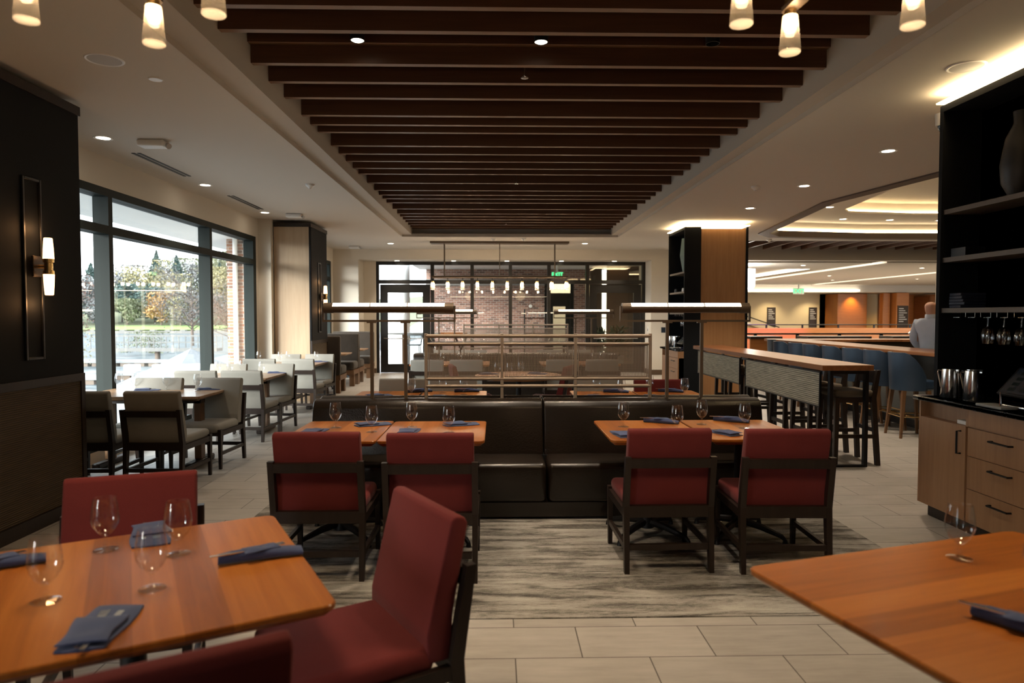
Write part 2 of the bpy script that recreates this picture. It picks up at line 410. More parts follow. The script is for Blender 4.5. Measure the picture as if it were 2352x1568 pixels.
# slats
SY = [15.0, 14.74, 14.34, 13.94, 13.55, 13.16, 12.79, 12.23, 11.56, 11.17, 10.82, 10.43, 9.86, 9.24, 8.89, 8.49, 8.11, 7.73, 7.17, 6.89, 6.58, 6.06, 5.66, 5.26, 4.66, 4.30, 3.9, 3.5, 3.0, 2.6, 2.2, 1.8, 1.3]
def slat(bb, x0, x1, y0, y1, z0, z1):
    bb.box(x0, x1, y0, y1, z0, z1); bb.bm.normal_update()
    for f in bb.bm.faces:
        if f.normal.z < -.9: f.material_index = 1      # paler underside: bounce light from below put into the colour
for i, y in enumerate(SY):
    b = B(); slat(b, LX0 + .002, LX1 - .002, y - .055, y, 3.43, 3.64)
    o = b.obj('ceiling_slat', ['ceiling_slat_wood', 'slat_underside_lit'], smooth=None)
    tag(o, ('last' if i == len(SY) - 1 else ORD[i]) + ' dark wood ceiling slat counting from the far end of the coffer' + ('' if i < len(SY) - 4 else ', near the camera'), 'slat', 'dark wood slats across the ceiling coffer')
b = B(); slat(b, LX0 + .002, LX1 - .002, 5.14, 5.195, 3.56, 3.715); tag(b.obj('ceiling_slat', ['ceiling_slat_wood', 'slat_underside_lit'], smooth=None), 'raised dark wood slat set higher than its neighbours behind the small glowing coffer spotlights', 'slat')

# left wall with its two window openings
b = B(); WX = -4.2; WT = .22
WIN = [(6.45, 12.08), (13.75, 17.5), (-1.75, -.85)]; ZH = 2.92; ZS = .12
for ya, yb in ((-8.2, -1.75), (-.85, 6.45), (12.08, 13.75), (17.5, 18.3)): b.box(WX - WT, WX, ya, yb, 0, H)
for ya, yb in WIN: b.box(WX - WT, WX, ya, yb, ZH, H); b.box(WX - WT, WX, ya, yb, 0, ZS)
b.box(WX, -3.98, 12.2, 12.33, 0, H)
struct(b.obj('wall_left', 'wall_paint', smooth=None))
def window(name, y0, y1, mull):
    r = struct(bpy.data.objects.new(name, None)); COL.objects.link(r); r.location = (WX, y0, ZS)
    L = y1 - y0; h = ZH - ZS
    b = B(); b.box(-.17, .0, 0, L, h - .085, h); b.box(-.17, 0, 0, L, 0, .07); b.box(-.17, 0, 0, .08, .07, h - .085); b.box(-.17, 0, L - .13, L, .07, h - .085)
    b.obj('frame', 'frame_green_grey', r, smooth=None)
    for y in mull:
        b = B(); b.box(-.17, 0, y - y0 - .04, y - y0 + .04, .07, h - .085); b.obj('mullion', 'frame_green_grey', r, smooth=None)
    ys = [y0 + .08] + sorted(mull) + [y1 - .13]
    for a, c in zip(ys, ys[1:]):
        b = B(); b.box(-.16, .0, a - y0 + .0405 * (a != ys[0]), c - y0 - .0405 * (c != ys[-1]), 2.31, 2.40); b.obj('transom', 'frame_green_grey', r, smooth=None)
        for z0, zz in ((.07, 2.31), (2.40, h - .085)):
            b = B(); b.box(-.105, -.095, a - y0, c - y0, z0, zz); b.obj('pane', 'window_glass', r, smooth=None)
    return r
window('window_1', 6.45, 12.08, [7.58, 10.2])
window('window_2', 13.75, 17.5, [15.6])
window('window_4', -1.75, -.85, [])
# other walls
b = B()
b.box(-4.2, -3.55, 17.72, 18.5, 0, H); b.box(4.03, 4.62, 17.72, 18.5, 0, H); b.box(-3.55, 4.03, 17.72, 18.5, 2.99, H)
b.box(-3.55, -3.22, 18.4, 18.52, 0, 2.99)
struct(b.obj('wall_far', 'wall_paint', smooth=None))
b = B(); b.box(-3.55, -3.22, 18.38, 18.40, 0, .13); b.box(-4.2, -3.55, 17.70, 17.72, 0, .13); b.box(4.03, 4.62, 17.70, 17.72, 0, .13); b.box(4.01, 4.03, 17.72, 18.5, 0, .13)
struct(b.obj('baseboard_far', 'trim_brown', smooth=None))
b = B(); b.box(-4.5, 17, -8.3, -8.15, 0, H); struct(b.obj('wall_rear', 'rear_paint', smooth=None))
b = B(); b.box(17, 17.15, -8.2, 18, 0, H + .8); struct(b.obj('wall_right', 'wall_paint', smooth=None))
# bulkhead between restaurant and lobby
b = B(); b.box(4.62, 24, 17.75, 18.1, 2.99, 3.6); struct(b.obj('wall_bulkhead', 'coffer_paint', smooth=None))
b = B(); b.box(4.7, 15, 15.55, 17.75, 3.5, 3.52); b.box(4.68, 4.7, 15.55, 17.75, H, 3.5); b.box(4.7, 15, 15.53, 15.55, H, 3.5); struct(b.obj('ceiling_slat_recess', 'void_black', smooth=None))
for i in range(20):
    x = 4.95 + i * .5
    b = B(); b.box(x, x + .05, 15.57, 17.74, 3.27, 3.45); tag(b.obj('ceiling_slat', 'ceiling_slat_wood', smooth=None), ORD[i] + ' short wood slat from the left above the lobby opening', 'slat', 'short ceiling slats by the lobby opening')
# tray ceiling over the bar
def ring(bb, P, Q, zp, zq):
    n = len(P)
    for i in range(n):
        j = (i + 1) % n; bb.face((*P[i], zp), (*P[j], zp), (*Q[j], zq), (*Q[i], zq))
def inset(P, k, c=(9.0, 10.6)):
    return [(x + (c[0] - x) * k, y + (c[1] - y) * k) for x, y in P]
b = B(); ring(b, TRAY, TRAY, H - .02, 3.36); ring(b, inset(TRAY, -.05), TRAY, H - .02, H - .02); ring(b, inset(TRAY, -.05), inset(TRAY, -.05), H - .02, H + .01)
struct(b.obj('trim_2', 'tray_brown', smooth=None))
T2 = inset(TRAY, .30); b = B()
ring(b, inset(TRAY, -.03), T2, 3.56, 3.56); ring(b, inset(TRAY, -.03), inset(TRAY, -.03), 3.36, 3.56)
ring(b, T2, T2, 3.56, 3.60)
flat(b, inset(TRAY, .2), 3.85); ring(b, inset(TRAY, .2), inset(TRAY, .2), 3.60, 3.85); ring(b, T2, inset(TRAY, .2), 3.60, 3.60)
struct(b.obj('ceiling_tray', 'ceiling_paint', smooth=None))
def strip(name, P, z0, z1, mat, label, cat='light'):
    b = B(); n = len(P)
    ring(b, P, P, z0, z1); return tag(b.obj(name, mat, smooth=None), label, cat)
strip('cove_light', inset(TRAY, -.024), 3.37, 3.42, 'cove_glow', 'outer warm cove light strip hidden above the brown rim of the bar ceiling tray')
strip('cove_light', inset(TRAY, .21), 3.62, 3.68, 'cove_glow', 'inner golden cove light strip around the upper step of the bar ceiling tray')

# ------------------------------------------------------------------ storefront at the far end
Y0 = 18.42
r = struct(bpy.data.objects.new('window_3', None)); COL.objects.link(r); r.location = (0, Y0, 0)
b = B(); b.box(-3.24, 4.03, 0, .12, 2.90, 2.99); b.box(-3.24, -3.15, 0, .12, 0, 2.90); b.box(3.94, 4.03, 0, .12, 0, 2.90)
b.box(-3.15, 3.94, 0, .12, 2.40, 2.50); b.box(-1.64, 2.42, 0, .12, 0, .1); b.obj('frame', 'storefront_black', r, smooth=None)
for x in (-1.72, -.65, .38, 1.42, 2.46):
    b = B(); b.box(x - .045, x + .045, -.01, .13, 0, 2.90); b.obj('mullion', 'storefront_black', r, smooth=None)
xs = [-3.15, -1.72, -.65, .38, 1.42, 2.46, 3.94]
for k, (a, c) in enumerate(zip(xs, xs[1:])):
    a += .045 * (k > 0); c -= .045 * (k < 5)
    b = B(); b.box(a, c, .055, .065, 2.50, 2.90); b.obj('pane', 'window_glass', r, smooth=None)
    if 0 < k < 5:
        b = B(); b.box(a, c, .055, .065, .1, 2.40); b.obj('pane', 'window_glass', r, smooth=None)
def glass_door(name, x0, x1):
    r = struct(bpy.data.objects.new(name, None)); COL.objects.link(r); r.location = (x0, Y0, 0); w = x1 - x0
    b = B(); b.box(0, .2, .02, .09, .01, 2.38); b.box(w - .2, w, .02, .09, .01, 2.38); b.box(.2, w - .2, .02, .09, .01, .24); b.box(.2, w - .2, .02, .09, 2.16, 2.38)
    b.obj('leaf_frame', 'storefront_black', r, smooth=None)
    b = B(); b.box(.2, w - .2, .05, .06, .24, 2.16); b.obj('pane', 'window_glass', r, smooth=None)
    b = B(); b.tube([(.1, .02, .98), (.1, -.06, .93), (w - .1, -.06, .93), (w - .1, .02, .98)], .014, 8); b.obj('push_bar', 'chrome', r)
    return r
glass_door('door_1', -3.12, -1.78); glass_door('door_2', 2.52, 3.92)
# private room / covered terrace beyond the glass
b = B(); b.box(-9, 5, 18.54, 26, -.12, -.005); struct(b.obj('floor_terrace', 'grey_stone', smooth=None))
b = B(); b.box(-2.35, 1.62, 23, 23.25, 0, 3.4); b.box(2.62, 3.1, 23, 23.25, 0, 3.4); b.box(1.62, 2.62, 23, 23.25, 2.72, 3.4); struct(b.obj('wall_brick', 'brick', smooth=None))
b = B(); b.box(3.1, 3.5, 22.6, 22.8, 0, 3.4); b.box(3.5, 5.2, 21.5, 21.7, 0, 3.4); b.box(5.0, 5.2, 18.54, 21.5, 0, 3.4); struct(b.obj('wall_terrace', 'trim_brown', smooth=None))
b = B(); b.box(-2.35, 1.62, 22.9, 22.98, 2.55, 2.75); struct(b.obj('trim_3', 'grey_stone', smooth=None))
b = B(); b.box(-2.6, 5.2, 18.54, 23.3, 3.1, 3.2); struct(b.obj('ceiling_terrace', 'grey_grille', smooth=None))
r = struct(bpy.data.objects.new('door_3', None)); COL.objects.link(r); r.location = (1.62, 23.05, 0)
b = B(); b.box(0, .12, 0, .1, 0, 2.72); b.box(.88, 1.0, 0, .1, 0, 2.72); b.box(.12, .88, 0, .1, 2.1, 2.3); b.box(.12, .88, 0, .1, 2.62, 2.72); b.box(.12, .3, .02, .08, 0, 2.1); b.box(.72, .88, .02, .08, 0, 2.1); b.box(.3, .72, .02, .08, 0, .3); b.box(.3, .72, .02, .08, 1.85, 2.1)
b.obj('frame', 'storefront_black', r, smooth=None)
b = B(); b.box(.12, .88, .05, .06, 2.3, 2.62); b.box(.3, .72, .05, .06, .3, 1.85); b.obj('pane', 'window_glass', r, smooth=None)
b = B(); b.box(1.5, 2.9, 24.6, 24.7, 0, 3.2); struct(b.obj('wall_lit_corridor', 'lobby_paint', smooth=None))
lamp('POINT', 'corridor_lamp', (2.1, 23.8, 2.5), 14, (1, .68, .3), shadow_soft_size=.15)
b = B(); b.cyl((-3.05, 21.5, 0), (-3.05, 21.5, 3.4), .34, seg=32); struct(b.obj('trim_4', 'round_column_white'))
lamp('SPOT', 'private_room_lamp', (-.9, 21.6, 3.05), 150, (1, .86, .7), spot_size=R(120), spot_blend=.8, shadow_soft_size=.06)
lamp('SPOT', 'private_room_lamp', (1.2, 21.6, 3.05), 110, (1, .84, .66), spot_size=R(120), spot_blend=.8, shadow_soft_size=.06)
lamp('SPOT', 'private_room_lamp', (3.2, 20, 3.05), 30, (1, .74, .48), spot_size=R(110), spot_blend=.8, shadow_soft_size=.06)

# ------------------------------------------------------------------ lobby
LZ = 2.95
b = B(); b.box(4.6, 24.2, 18.1, 31.5, 3.15, 3.25)
for x in (8.2, 12.4, 16.6): pass
struct(b.obj('ceiling_lobby', 'ceiling_paint', smooth=None))
# lowered ceiling slabs leave cove slots between them
def slab(x0, x1, y0, y1): 
    b = B(); b.box(x0, x1, y0, y1, LZ, LZ + .06); return struct(b.obj('ceiling_lobby', 'ceiling_paint', smooth=None))
slab(4.62, 7.4, 18.1, 31.5); slab(9.9, 10.05, 18.1, 31.5); slab(10.45, 14.2, 18.1, 31.5); slab(14.6, 24.2, 18.1, 31.5)
slab(7.4, 9.9, 18.1, 20.5); slab(7.4, 9.9, 27.5, 31.5)
b = B(); b.box(4.6, 24.2, 31.4, 31.5, 2.62, 3.25); b.box(4.6, 24.2, 31.5, 34.4, 2.62, 2.7); struct(b.obj('ceiling_lobby', 'ceiling_paint', smooth=None))
def glowbox(x0, x1, y0, y1, z0, z1, mat, label):
    b = B(); b.box(x0, x1, y0, y1, z0, z1); return tag(b.obj('cove_light', mat, smooth=None), label, 'light')
glowbox(10.08, 10.42, 18.2, 31, 3.05, 3.10, 'lobby_cove_glow', 'nearer long straight ceiling light slot in the lobby')
glowbox(14.23, 14.57, 18.2, 31, 3.05, 3.10, 'lobby_cove_glow', 'farther right straight ceiling light slot in the lobby')
glowbox(5, 16.8, 31.25, 31.33, 2.66, 2.74, 'lobby_cove_glow', 'warm light strip along the lowered lobby ceiling edge above the stair')
b = B(); b.box(4.6, 16.6, 33.9, 34.1, 0, 2.62); b.box(16.2, 24.3, 33.9, 34.1, 0, 2.62); struct(b.obj('wall_lobby', 'lobby_paint', smooth=None))
b = B(); b.box(24.2, 24.4, 18, 34.2, 0, 3.3); struct(b.obj('wall_lobby_right', 'lobby_paint', smooth=None))
b = B(); b.box(4.5, 4.62, 18.5, 34.2, 0, 3.3); struct(b.obj('wall_lobby_left', 'lobby_paint', smooth=None))
lamp('AREA', 'lobby_ceiling_lamp', (10, 25, 2.9), 420, (1, .84, .62), shape='RECTANGLE', size=8, size_y=8)
lamp('AREA', 'lobby_ceiling_lamp', (17, 25, 2.9), 260, (1, .80, .55), shape='RECTANGLE', size=6, size_y=8)
lamp('SPOT', 'stair_wash_lamp', (13.6, 33.0, 2.55), 70, (1, .78, .45), (R(25), 0, 0), spot_size=R(95), spot_blend=.8, shadow_soft_size=.1)
lamp('SPOT', 'stair_wash_lamp', (15.6, 33.0, 2.55), 70, (1, .78, .45), (R(25), 0, 0), spot_size=R(95), spot_blend=.8, shadow_soft_size=.1)
for x in (17.1, 19.3, 22.9):
    lamp('SPOT', 'amber_niche_lamp', (x, 32.3, 2.58), 90, (1, .52, .08), (R(18), 0, 0), spot_size=R(95), spot_blend=.8, shadow_soft_size=.1)
# lobby furniture -------------------------------------------------------------
def wood_col(x0, x1, y0, y1, z1, label, mat='lobby_wood', name='wood_column'):
    b = B(); b.box(x0, x1, y0, y1, 0, z1, .02, 1); return tag(b.obj(name, mat), label, 'column')
wood_col(16.45, 17.9, 32.6, 33.85, 2.6, 'wide orange wood clad wall block right of the stair in the lobby', name='wood_panel_block')
wood_col(18.1, 18.45, 31.6, 31.9, 2.6, 'slim pale wood lobby column left of the tall dark sign')
wood_col(18.5, 19.1, 31.2, 31.8, 2.6, 'dark orange wood lobby column carrying the tall dark sign')
wood_col(17.95, 18.09, 33.0, 33.85, 2.6, 'narrow wood jamb beside the dark corridor in the lobby')
b = B(); b.box(20.9, 21.6, 32.5, 33.75, 0, 2.5, .02, 1); tag(b.obj('wood_panel_block', 'bar_wood'), 'dark polished wood lift surround behind the standing man in the lobby', 'panel')
b = B(); b.box(12.05, 13.0, 18.12, 18.5, 0, LZ); struct(b.obj('wall_pier', 'wall_paint', smooth=None))
b = B(); b.box(19.15, 24, 33.78, 33.88, 0, 2.6); struct(b.obj('wall_lobby_wood', 'lobby_wood', smooth=None))
# lobby sign boards
def sign_board(name, x, y, z0, z1, w, label, lines):
    r = thing(name, label, 'sign', (x, y, z0))
    b = B(); b.box(-w / 2, w / 2, -.015, .015, 0, z1 - z0, .005, 1); b.obj('panel', 'dark_bronze', r)
    b = B()
    for i in range(lines): b.box(-w * .38, w * (.05 + .3 * ((i * 7) % 3) / 2), -.02, -.015, (z1 - z0) * (.86 - .09 * i), (z1 - z0) * (.86 - .09 * i) + .035)
    b.obj('lettering', 'grey_grille', r, smooth=None)
sign_board('directory_sign', 13.75, 33.85, .95, 1.95, .42, 'dark directory sign on the cream stair wall, left of the two', 6)
sign_board('directory_sign', 15.85, 33.85, .95, 1.95, .4, 'dark directory sign on the cream stair wall beside the orange wood block', 6)
sign_board('directory_sign', 18.8, 31.18, .9, 2.0, .5, 'tall dark directory sign mounted on the orange wood lobby column', 7)
# stair flight with glass balustrade
r = thing('staircase', 'cream staircase flight with glass balustrade rising to the left in the lobby', 'staircase', (9.3, 32.6, 0))
b = B(); b.prism([(-1.5, 2.85), (4.2, .9), (4.2, .62), (-1.5, 2.55)], -.3, .6, 'Y'); b.obj('flight', 'lobby_paint', r, smooth=None)
b = B(); b.prism([(-1.5, 2.9), (4.2, .95), (4.2, 1.0), (-1.5, 2.95)], -.34, -.32, 'Y'); b.obj('handrail', 'black_metal', r, smooth=None)
b = B(); b.prism([(-1.5, 1.7), (3.6, -.0), (3.6, .9), (-1.5, 2.6)], -.36, -.34, 'Y'); b.obj('glass_panel', 'window_glass', r, smooth=None)
for x in (-.6, .8, 2.2):
    for dz in (.1, .6):
        for dx in (-.07, .07):
            b = B(); b.cyl((x + dx, -.37, 1.25 - x * .33 + dz - .2), (x + dx, -.35, 1.25 - x * .33 + dz - .2), .03); b.obj('glass_clamp', 'black_metal', r)
# wood guard wall
r = thing('guard_wall', 'low orange wood guard wall with a thin black rail, purple tinted at left', 'wall', (12.0, 26, 0))
b = B(); b.box(-3.5, 5.2, 0, .15, 0, 1.06, .01, 1); b.obj('panel', 'lobby_wood', r)
b = B(); b.tube([(-3.5, .07, 1.19), (4.6, .07, 1.19), (5.6, .07, .75)], .02)
for x in (-3.0, -1.6, -.2, 1.2, 2.6, 4.0): b.box(x - .03, x + .03, .05, .09, 1.06, 1.19)
b.obj('rail', 'black_metal', r, smooth=None)
r = thing('lobby_railing', 'black metal railing along the lobby edge behind the bar counters', 'railing', (9.0, 18.3, 0))
b = B(); b.box(-2.6, 2.9, -.02, .02, 1.03, 1.07); b.obj('handrail', 'black_metal', r, smooth=None)
for x in (-2.0, -.85, .3, 1.45):
    b = B(); b.box(x - .04, x + .04, -.02, .02, 0, 1.03); b.obj('post', 'black_metal', r, smooth=None)
lamp('SPOT', 'purple_accent_lamp', (10.6, 24.5, 2.85), 420, (.6, .10, 1), (R(38), 0, 0), spot_size=R(66), spot_blend=.4, shadow_soft_size=.05)
# big glowing lobby pendant
r = thing('lobby_pendant', 'large glowing white drum pendant in the lobby beside the wood pillar', 'lamp', (6.72, 18.85, 0))
b = B(); b.lathe([(.01, 2.27), (.40, 2.29), (.45, 2.36), (.45, 2.82), (.01, 2.84)], 10); b.obj('drum_shade', 'pendant_glow', r)
b = B(); b.cyl((0, 0, 2.83), (0, 0, 2.95), .02); b.lathe([(.01, 2.93), (.12, 2.93), (.12, 2.95), (.01, 2.95)], 16); b.obj('stem', 'bronze', r)
# exit signs
def exit_sign(x, y, z, w, label, ceil):
    r = thing('exit_sign', label, 'sign', (x, y, z)); h = w * .55
    b = B(); b.box(-w / 2, w / 2, -.03, .03, 0, h, .01, 1); b.obj('housing', 'white_plastic', r)
    b = B(); b.cyl((0, 0, h), (0, 0, ceil - z), .03); b.obj('mount', 'white_plastic', r)
    cu = bpy.data.curves.new('exit_text', 'FONT'); cu.body = 'EXIT'; cu.align_x = 'CENTER'; cu.align_y = 'CENTER'; cu.size = h * .95; cu.extrude = .004
    to = bpy.data.objects.new('exit_text', cu); COL.objects.link(to)
    dg = bpy.context.evaluated_depsgraph_get(); me = bpy.data.meshes.new_from_object(to.evaluated_get(dg)); bpy.data.objects.remove(to)
    me.materials.clear(); me.materials.append(M['exit_glow']); o = bpy.data.objects.new('lettering', me); COL.objects.link(o); o.parent = r
    o.location = (0, -.035, h / 2); o.rotation_euler = (R(90), 0, 0)
exit_sign(13.65, 30.6, 2.5, .5, 'green lit EXIT sign hanging from the lobby ceiling before the stair', 2.95)
exit_sign(1.9, 21.3, 2.72, .34, 'green lit EXIT sign in the brick walled room beyond the storefront', 3.1)

# ------------------------------------------------------------------ pillars with sconces (left)
def sconce(loc, label, rz=0):
    r = thing('wall_sconce', label, 'lamp', loc, rz)
    b = B(); b.box(0, .018, -.06, .06, -.075, .075, .004, 1); b.obj('backplate', 'dark_bronze', r)
    b = B(); b.cyl((.018, 0, .0), (.07, 0, .0), .014); b.lathe([(.005, -.055), (.036, -.055), (.036, -.03), (.028, -.028), (.028, .028), (.036, .03), (.036, .055), (.005, .055)], 16, (.085, 0, 0)); b.obj('socket', 'gold_metal', r)
    for s in (1, -1):
        b = B(); b.lathe([(.004, s * .056), (.036, s * .056), (.033, s * .13), (.028, s * .20), (.024, s * .205), (.004, s * .205)], 16, (.085, 0, 0)); b.obj('shade', 'sconce_glow', r)
    lamp('POINT', 'sconce_lamp', (loc[0] + .05, loc[1], loc[2] + .27), 1.3, (1, .5, .2), shadow_soft_size=.04)
    lamp('POINT', 'sconce_lamp', (loc[0] + .05, loc[1], loc[2] - .27), 1.3, (1, .5, .2), shadow_soft_size=.04)
def left_pillar(y0, y1, x0, label, wood):
    r = thing('clad_pillar', label, 'pillar', (-3.32, y0, 0)); L = y1 - y0; xb = x0 + 3.32
    b = B(); b.box(xb, -.03, .03, L - .03, 0, 3.17)
    b.obj('core', 'black_panel', r, smooth=None)
    b = B(); b.box(xb, -.03, 0, .03, 0, 3.13); b.obj('end_panel', wood, r, smooth=None)
    b = B(); b.box(xb, -.03, L - .03, L, 0, 3.13); b.obj('end_panel', wood, r, smooth=None)
    b = B(); b.box(-.03, 0, 0, L, 1.09, 3.15)
    b.box(0, .006, .02, .06, 1.1, 3.14); b.obj('upper_panel', 'black_panel', r, smooth=None)
    b = B(); yc = .49 * L
    for (ya, yb, za, zb) in ((yc - .1, yc - .08, 1.23, 2.53), (yc + .08, yc + .1, 1.23, 2.53), (yc - .08, yc + .08, 1.23, 1.25), (yc - .08, yc + .08, 2.51, 2.53)): b.box(0, .016, ya, yb, za, zb, .004, 1)
    b.obj('moulding', 'black_paint', r)
    b = B(); b.box(-.02, .01, 0, L, 1.03, 1.09); b.box(-.02, .01, 0, .05, .1, 1.03); b.box(-.02, .01, L - .05, L, .1, 1.03); b.box(-.02, .015, 0, L, 0, .1); b.obj('dado_frame', 'dark_wood', r, smooth=None)
    b = B(); b.box(-.03, .0, .05, L - .05, .1, 1.03); b.obj('wicker_panel', 'wicker_brown', r, smooth=None)
    b = B(); b.box(xb, .012, -.012, L + .012, 3.13, 3.2); b.obj('cap', 'dark_wood', r, smooth=None)
left_pillar(4.42, 5.56, -4.19, 'near black panelled pillar with brown wicker dado at the left edge', 'black_panel')
left_pillar(12.34, 13.5, -3.97, 'far left pillar with a pale oak face beside the window tables', 'oak_pale')
sconce((-3.302, 5.0, 1.90), 'lit twin tube sconce on the near black pillar')
sconce((-3.302, 12.96, 1.90), 'small lit twin tube sconce on the far left pillar')

# ------------------------------------------------------------------ shelf pillars and service stations (right)
def right_station(y0, kind, where):
    L = 1.17
    r = thing('shelf_pillar', where + ' shelf pillar, black open shelves on a wood clad core', 'shelf unit', (3.41, y0, 0))
    b = B(); b.box(.30, 1.12, .02, L - .02, 0, 3.12); b.obj('core', 'oak_panel', r, smooth=None)
    b = B(); b.box(.30, .32, .04, L - .04, .93, 3.1); b.obj('back_panel', 'black_panel', r, smooth=None)
    for y in (0, L - .04):
        b = B(); b.box(0, .30, y, y + .04, 0, 3.15); b.box(1.12, 1.16, y, y + .04, 0, 3.15); b.obj('side_panel', 'black_panel', r, smooth=None)
    b = B(); b.box(0, .30, .04, L - .04, 3.10, 3.15); b.obj('top_panel', 'black_panel', r, smooth=None)
    b = B(); b.box(.04, .30, .04, L - .04, .1, .893); b.obj('base_panel', 'black_panel', r, smooth=None)
    for z in (2.32, 1.955, 1.57):
        b = B(); b.box(.02, .30, .04, L - .04, z, z + .035); b.obj('shelf', 'shelf_dark', r, smooth=None)
    b = B()
    for k in range(6):
        y = .2 + k * .16
        b.tube([(.1, y - .03, 1.57), (.1, y - .03, 1.535), (.1, y + .03, 1.535), (.1, y + .03, 1.57)], .003, 6); b.box(.05, .28, y - .032, y - .028, 1.533, 1.537); b.box(.05, .28, y + .028, y + .032, 1.533, 1.537)
    b.obj('glass_rack', 'chrome', r, smooth=None)
    b = B(); b.box(-.02, 1.18, -.02, L + .02, 3.17, 3.18); tag(b.obj('cove_light', 'cove_glow', loc=(3.41, y0, 0), smooth=None), 'warm light strip along the top of the ' + where + ' shelf pillar', 'light')
    # cabinet and counter
    c = thing('service_cabinet', 'oak service cabinet with door and drawers under the ' + where + ' stone counter', 'cabinet', (3.30, y0, 0))
    b = B(); b.box(.0, .02, L - .55, L - .53, .77, .895); b.box(.02, .11, 0, L - .02, .1, .77); b.box(.0, .11, L - .02, L, .1, .895); b.box(.0, .11, 0, .02, .1, .895); b.box(.07, .11, .02, L - .02, .77, .895); b.box(.02, .07, .02, L - .55, .77, .895); b.obj('body', 'oak_cabinet', c, smooth=None)
    b = B(); b.box(.06, .11, .0, L - .04, 0, .1); b.obj('toe_kick', 'dark_wood', c, smooth=None)
    b = B(); b.box(.0, .02, L - .53, L - .022, .1, .77); d = b.obj('door', 'oak_cabinet', c, smooth=None)
    b = B(); b.tube([(0, L - .48, .73), (-.03, L - .48, .73), (-.03, L - .48, .57), (0, L - .48, .57)], .007, 6); b.obj('handle', 'black_metal', d)
    b = B(); b.box(.0, .02, .02, L - .552, .775, .895); b.obj('false_front', 'oak_cabinet', c, smooth=None)
    for z0, z1 in ((.57, .765), (.34, .565), (.1, .335)):
        b = B(); b.box(.0, .02, .02, L - .552, z0, z1); d = b.obj('drawer', 'oak_cabinet', c, smooth=None)
        zc = z1 - .055; b = B(); b.tube([(0, .2, zc), (-.03, .2, zc), (-.03, .38, zc), (0, .38, zc)], .007, 6); b.obj('handle', 'black_metal', d)
    b = B(); b.box(3.255, 3.70, y0 + .045, y0 + L - .045, .897, .932, .008, 2); b.box(3.255, 3.405, y0 - .01, y0 + L + .02, .897, .932, .008, 2)
    tag(b.obj('stone_counter', 'black_stone'), 'black veined stone counter on the ' + where + ' oak service cabinet', 'counter')
    zt = .932
    # pitchers
    for k, (dx, dy) in enumerate(((.12, L - .18), (.17, L - .36), (.26, L - .24))):
        p = thing('steel_pitcher', ['shiny steel water pitcher at the far corner of the ', 'shiny steel water pitcher beside the screen on the ', 'shiny steel water pitcher behind the other two on the '][k] + where + ' counter', 'pitcher', (3.30 + dx, y0 + dy, zt), R(100))
        b = B(); b.lathe([(.001, 0), (.066, 0), (.068, .004), (.058, .20), (.056, .215), (.053, .213), (.055, .2), (.062, .01), (.001, .008)], 24); b.obj('body', 'steel', p)
        b = B(); b.tube([(.056, 0, .195), (.11, 0, .20), (.118, 0, .18), (.075, 0, .04), (.066, 0, .03)], .007, 8); b.obj('handle', 'steel', p)
        b = B(); b.prism([(-.050, -.014), (-.068, 0), (-.050, .014)], .203, .2135, 'Z'); b.obj('spout', 'steel', p)
    # point-of-sale terminal
    p = thing('pos_terminal', 'tilted black touch screen terminal on the ' + where + ' counter', 'screen', (3.50, y0 + .32, zt), R(0))
    b = B(); b.box(-.1, .1, -.12, .12, 0, .025, .008, 2); b.cyl((.04, 0, .02), (.04, 0, .13), .03, seg=12); b.obj('stand', 'steel', p)
    m = Matrix.Translation((0, 0, .17)) @ Matrix.Rotation(R(-48), 4, 'Y')
    b = B(); b.box(-.12, .12, -.19, .19, -.012, .012, .006, 2); b.move(m); b.obj('housing', 'black_paint', p)
    b = B(); b.box(-.105, .105, -.17, .17, .0122, .0135); b.move(m); b.obj('display', 'dark_screen', p, smooth=None)
    for i in range(4):
        for j in range(3):
            b = B(); b.box(-.085 + i * .045, -.06 + i * .045, -.14 + j * .1, -.08 + j * .1, .0136, .0142); b.move(m); b.obj('screen_tile', 'frame_green_grey', p, smooth=None)
    b = B(); b.lathe([(.001, 0), (.006, 0), (.006, .003), (.001, .003)], 10, (-.035, 0, .10)); b.obj('status_light', 'status_blue', p)
    p = thing('card_reader', 'small grey card tray and spike before the screen on the ' + where + ' counter', 'tray', (3.36, y0 + .42, zt))
    b = B(); b.box(-.07, .07, -.12, .12, 0, .018, .006, 2); b.obj('tray', 'grey_stone', p)
    b = B(); b.cyl((-.03, -.06, .018), (-.03, -.06, .11), .006, .004, 8); b.obj('spike', 'chrome', p)
    b = B(); b.box(3.325, 3.37, y0 + L - .53 + .02, y0 + L - .40, .7715, .80, .003, 1); tag(b.obj('paper_box', 'white_plastic'), 'small white paper box in the open niche of the ' + where + ' cabinet', 'box')
    # things on the shelves
    if kind == 'near':
        b = B(); b.prism([(0, 0), (.15, 0), (.15, .065), (0, .065)], .94, 1.1, 'Y'); o = b.obj('shelf_box', 'black_paint', loc=(3.46, y0 - .02, 1.991)); tag(o, 'dark box with a slot handle on the middle shelf of the near pillar', 'box')
        b = B(); b.lathe([(.001, 0), (.06, 0), (.11, .1), (.12, .22), (.09, .4), (.045, .5), (.05, .58), (.04, .58), (.001, .05)], 24); tag(b.obj('vase', 'dark_clay', loc=(3.57, y0 + .55, 2.356)), 'tall dark vase on the top shelf of the near pillar', 'vase')
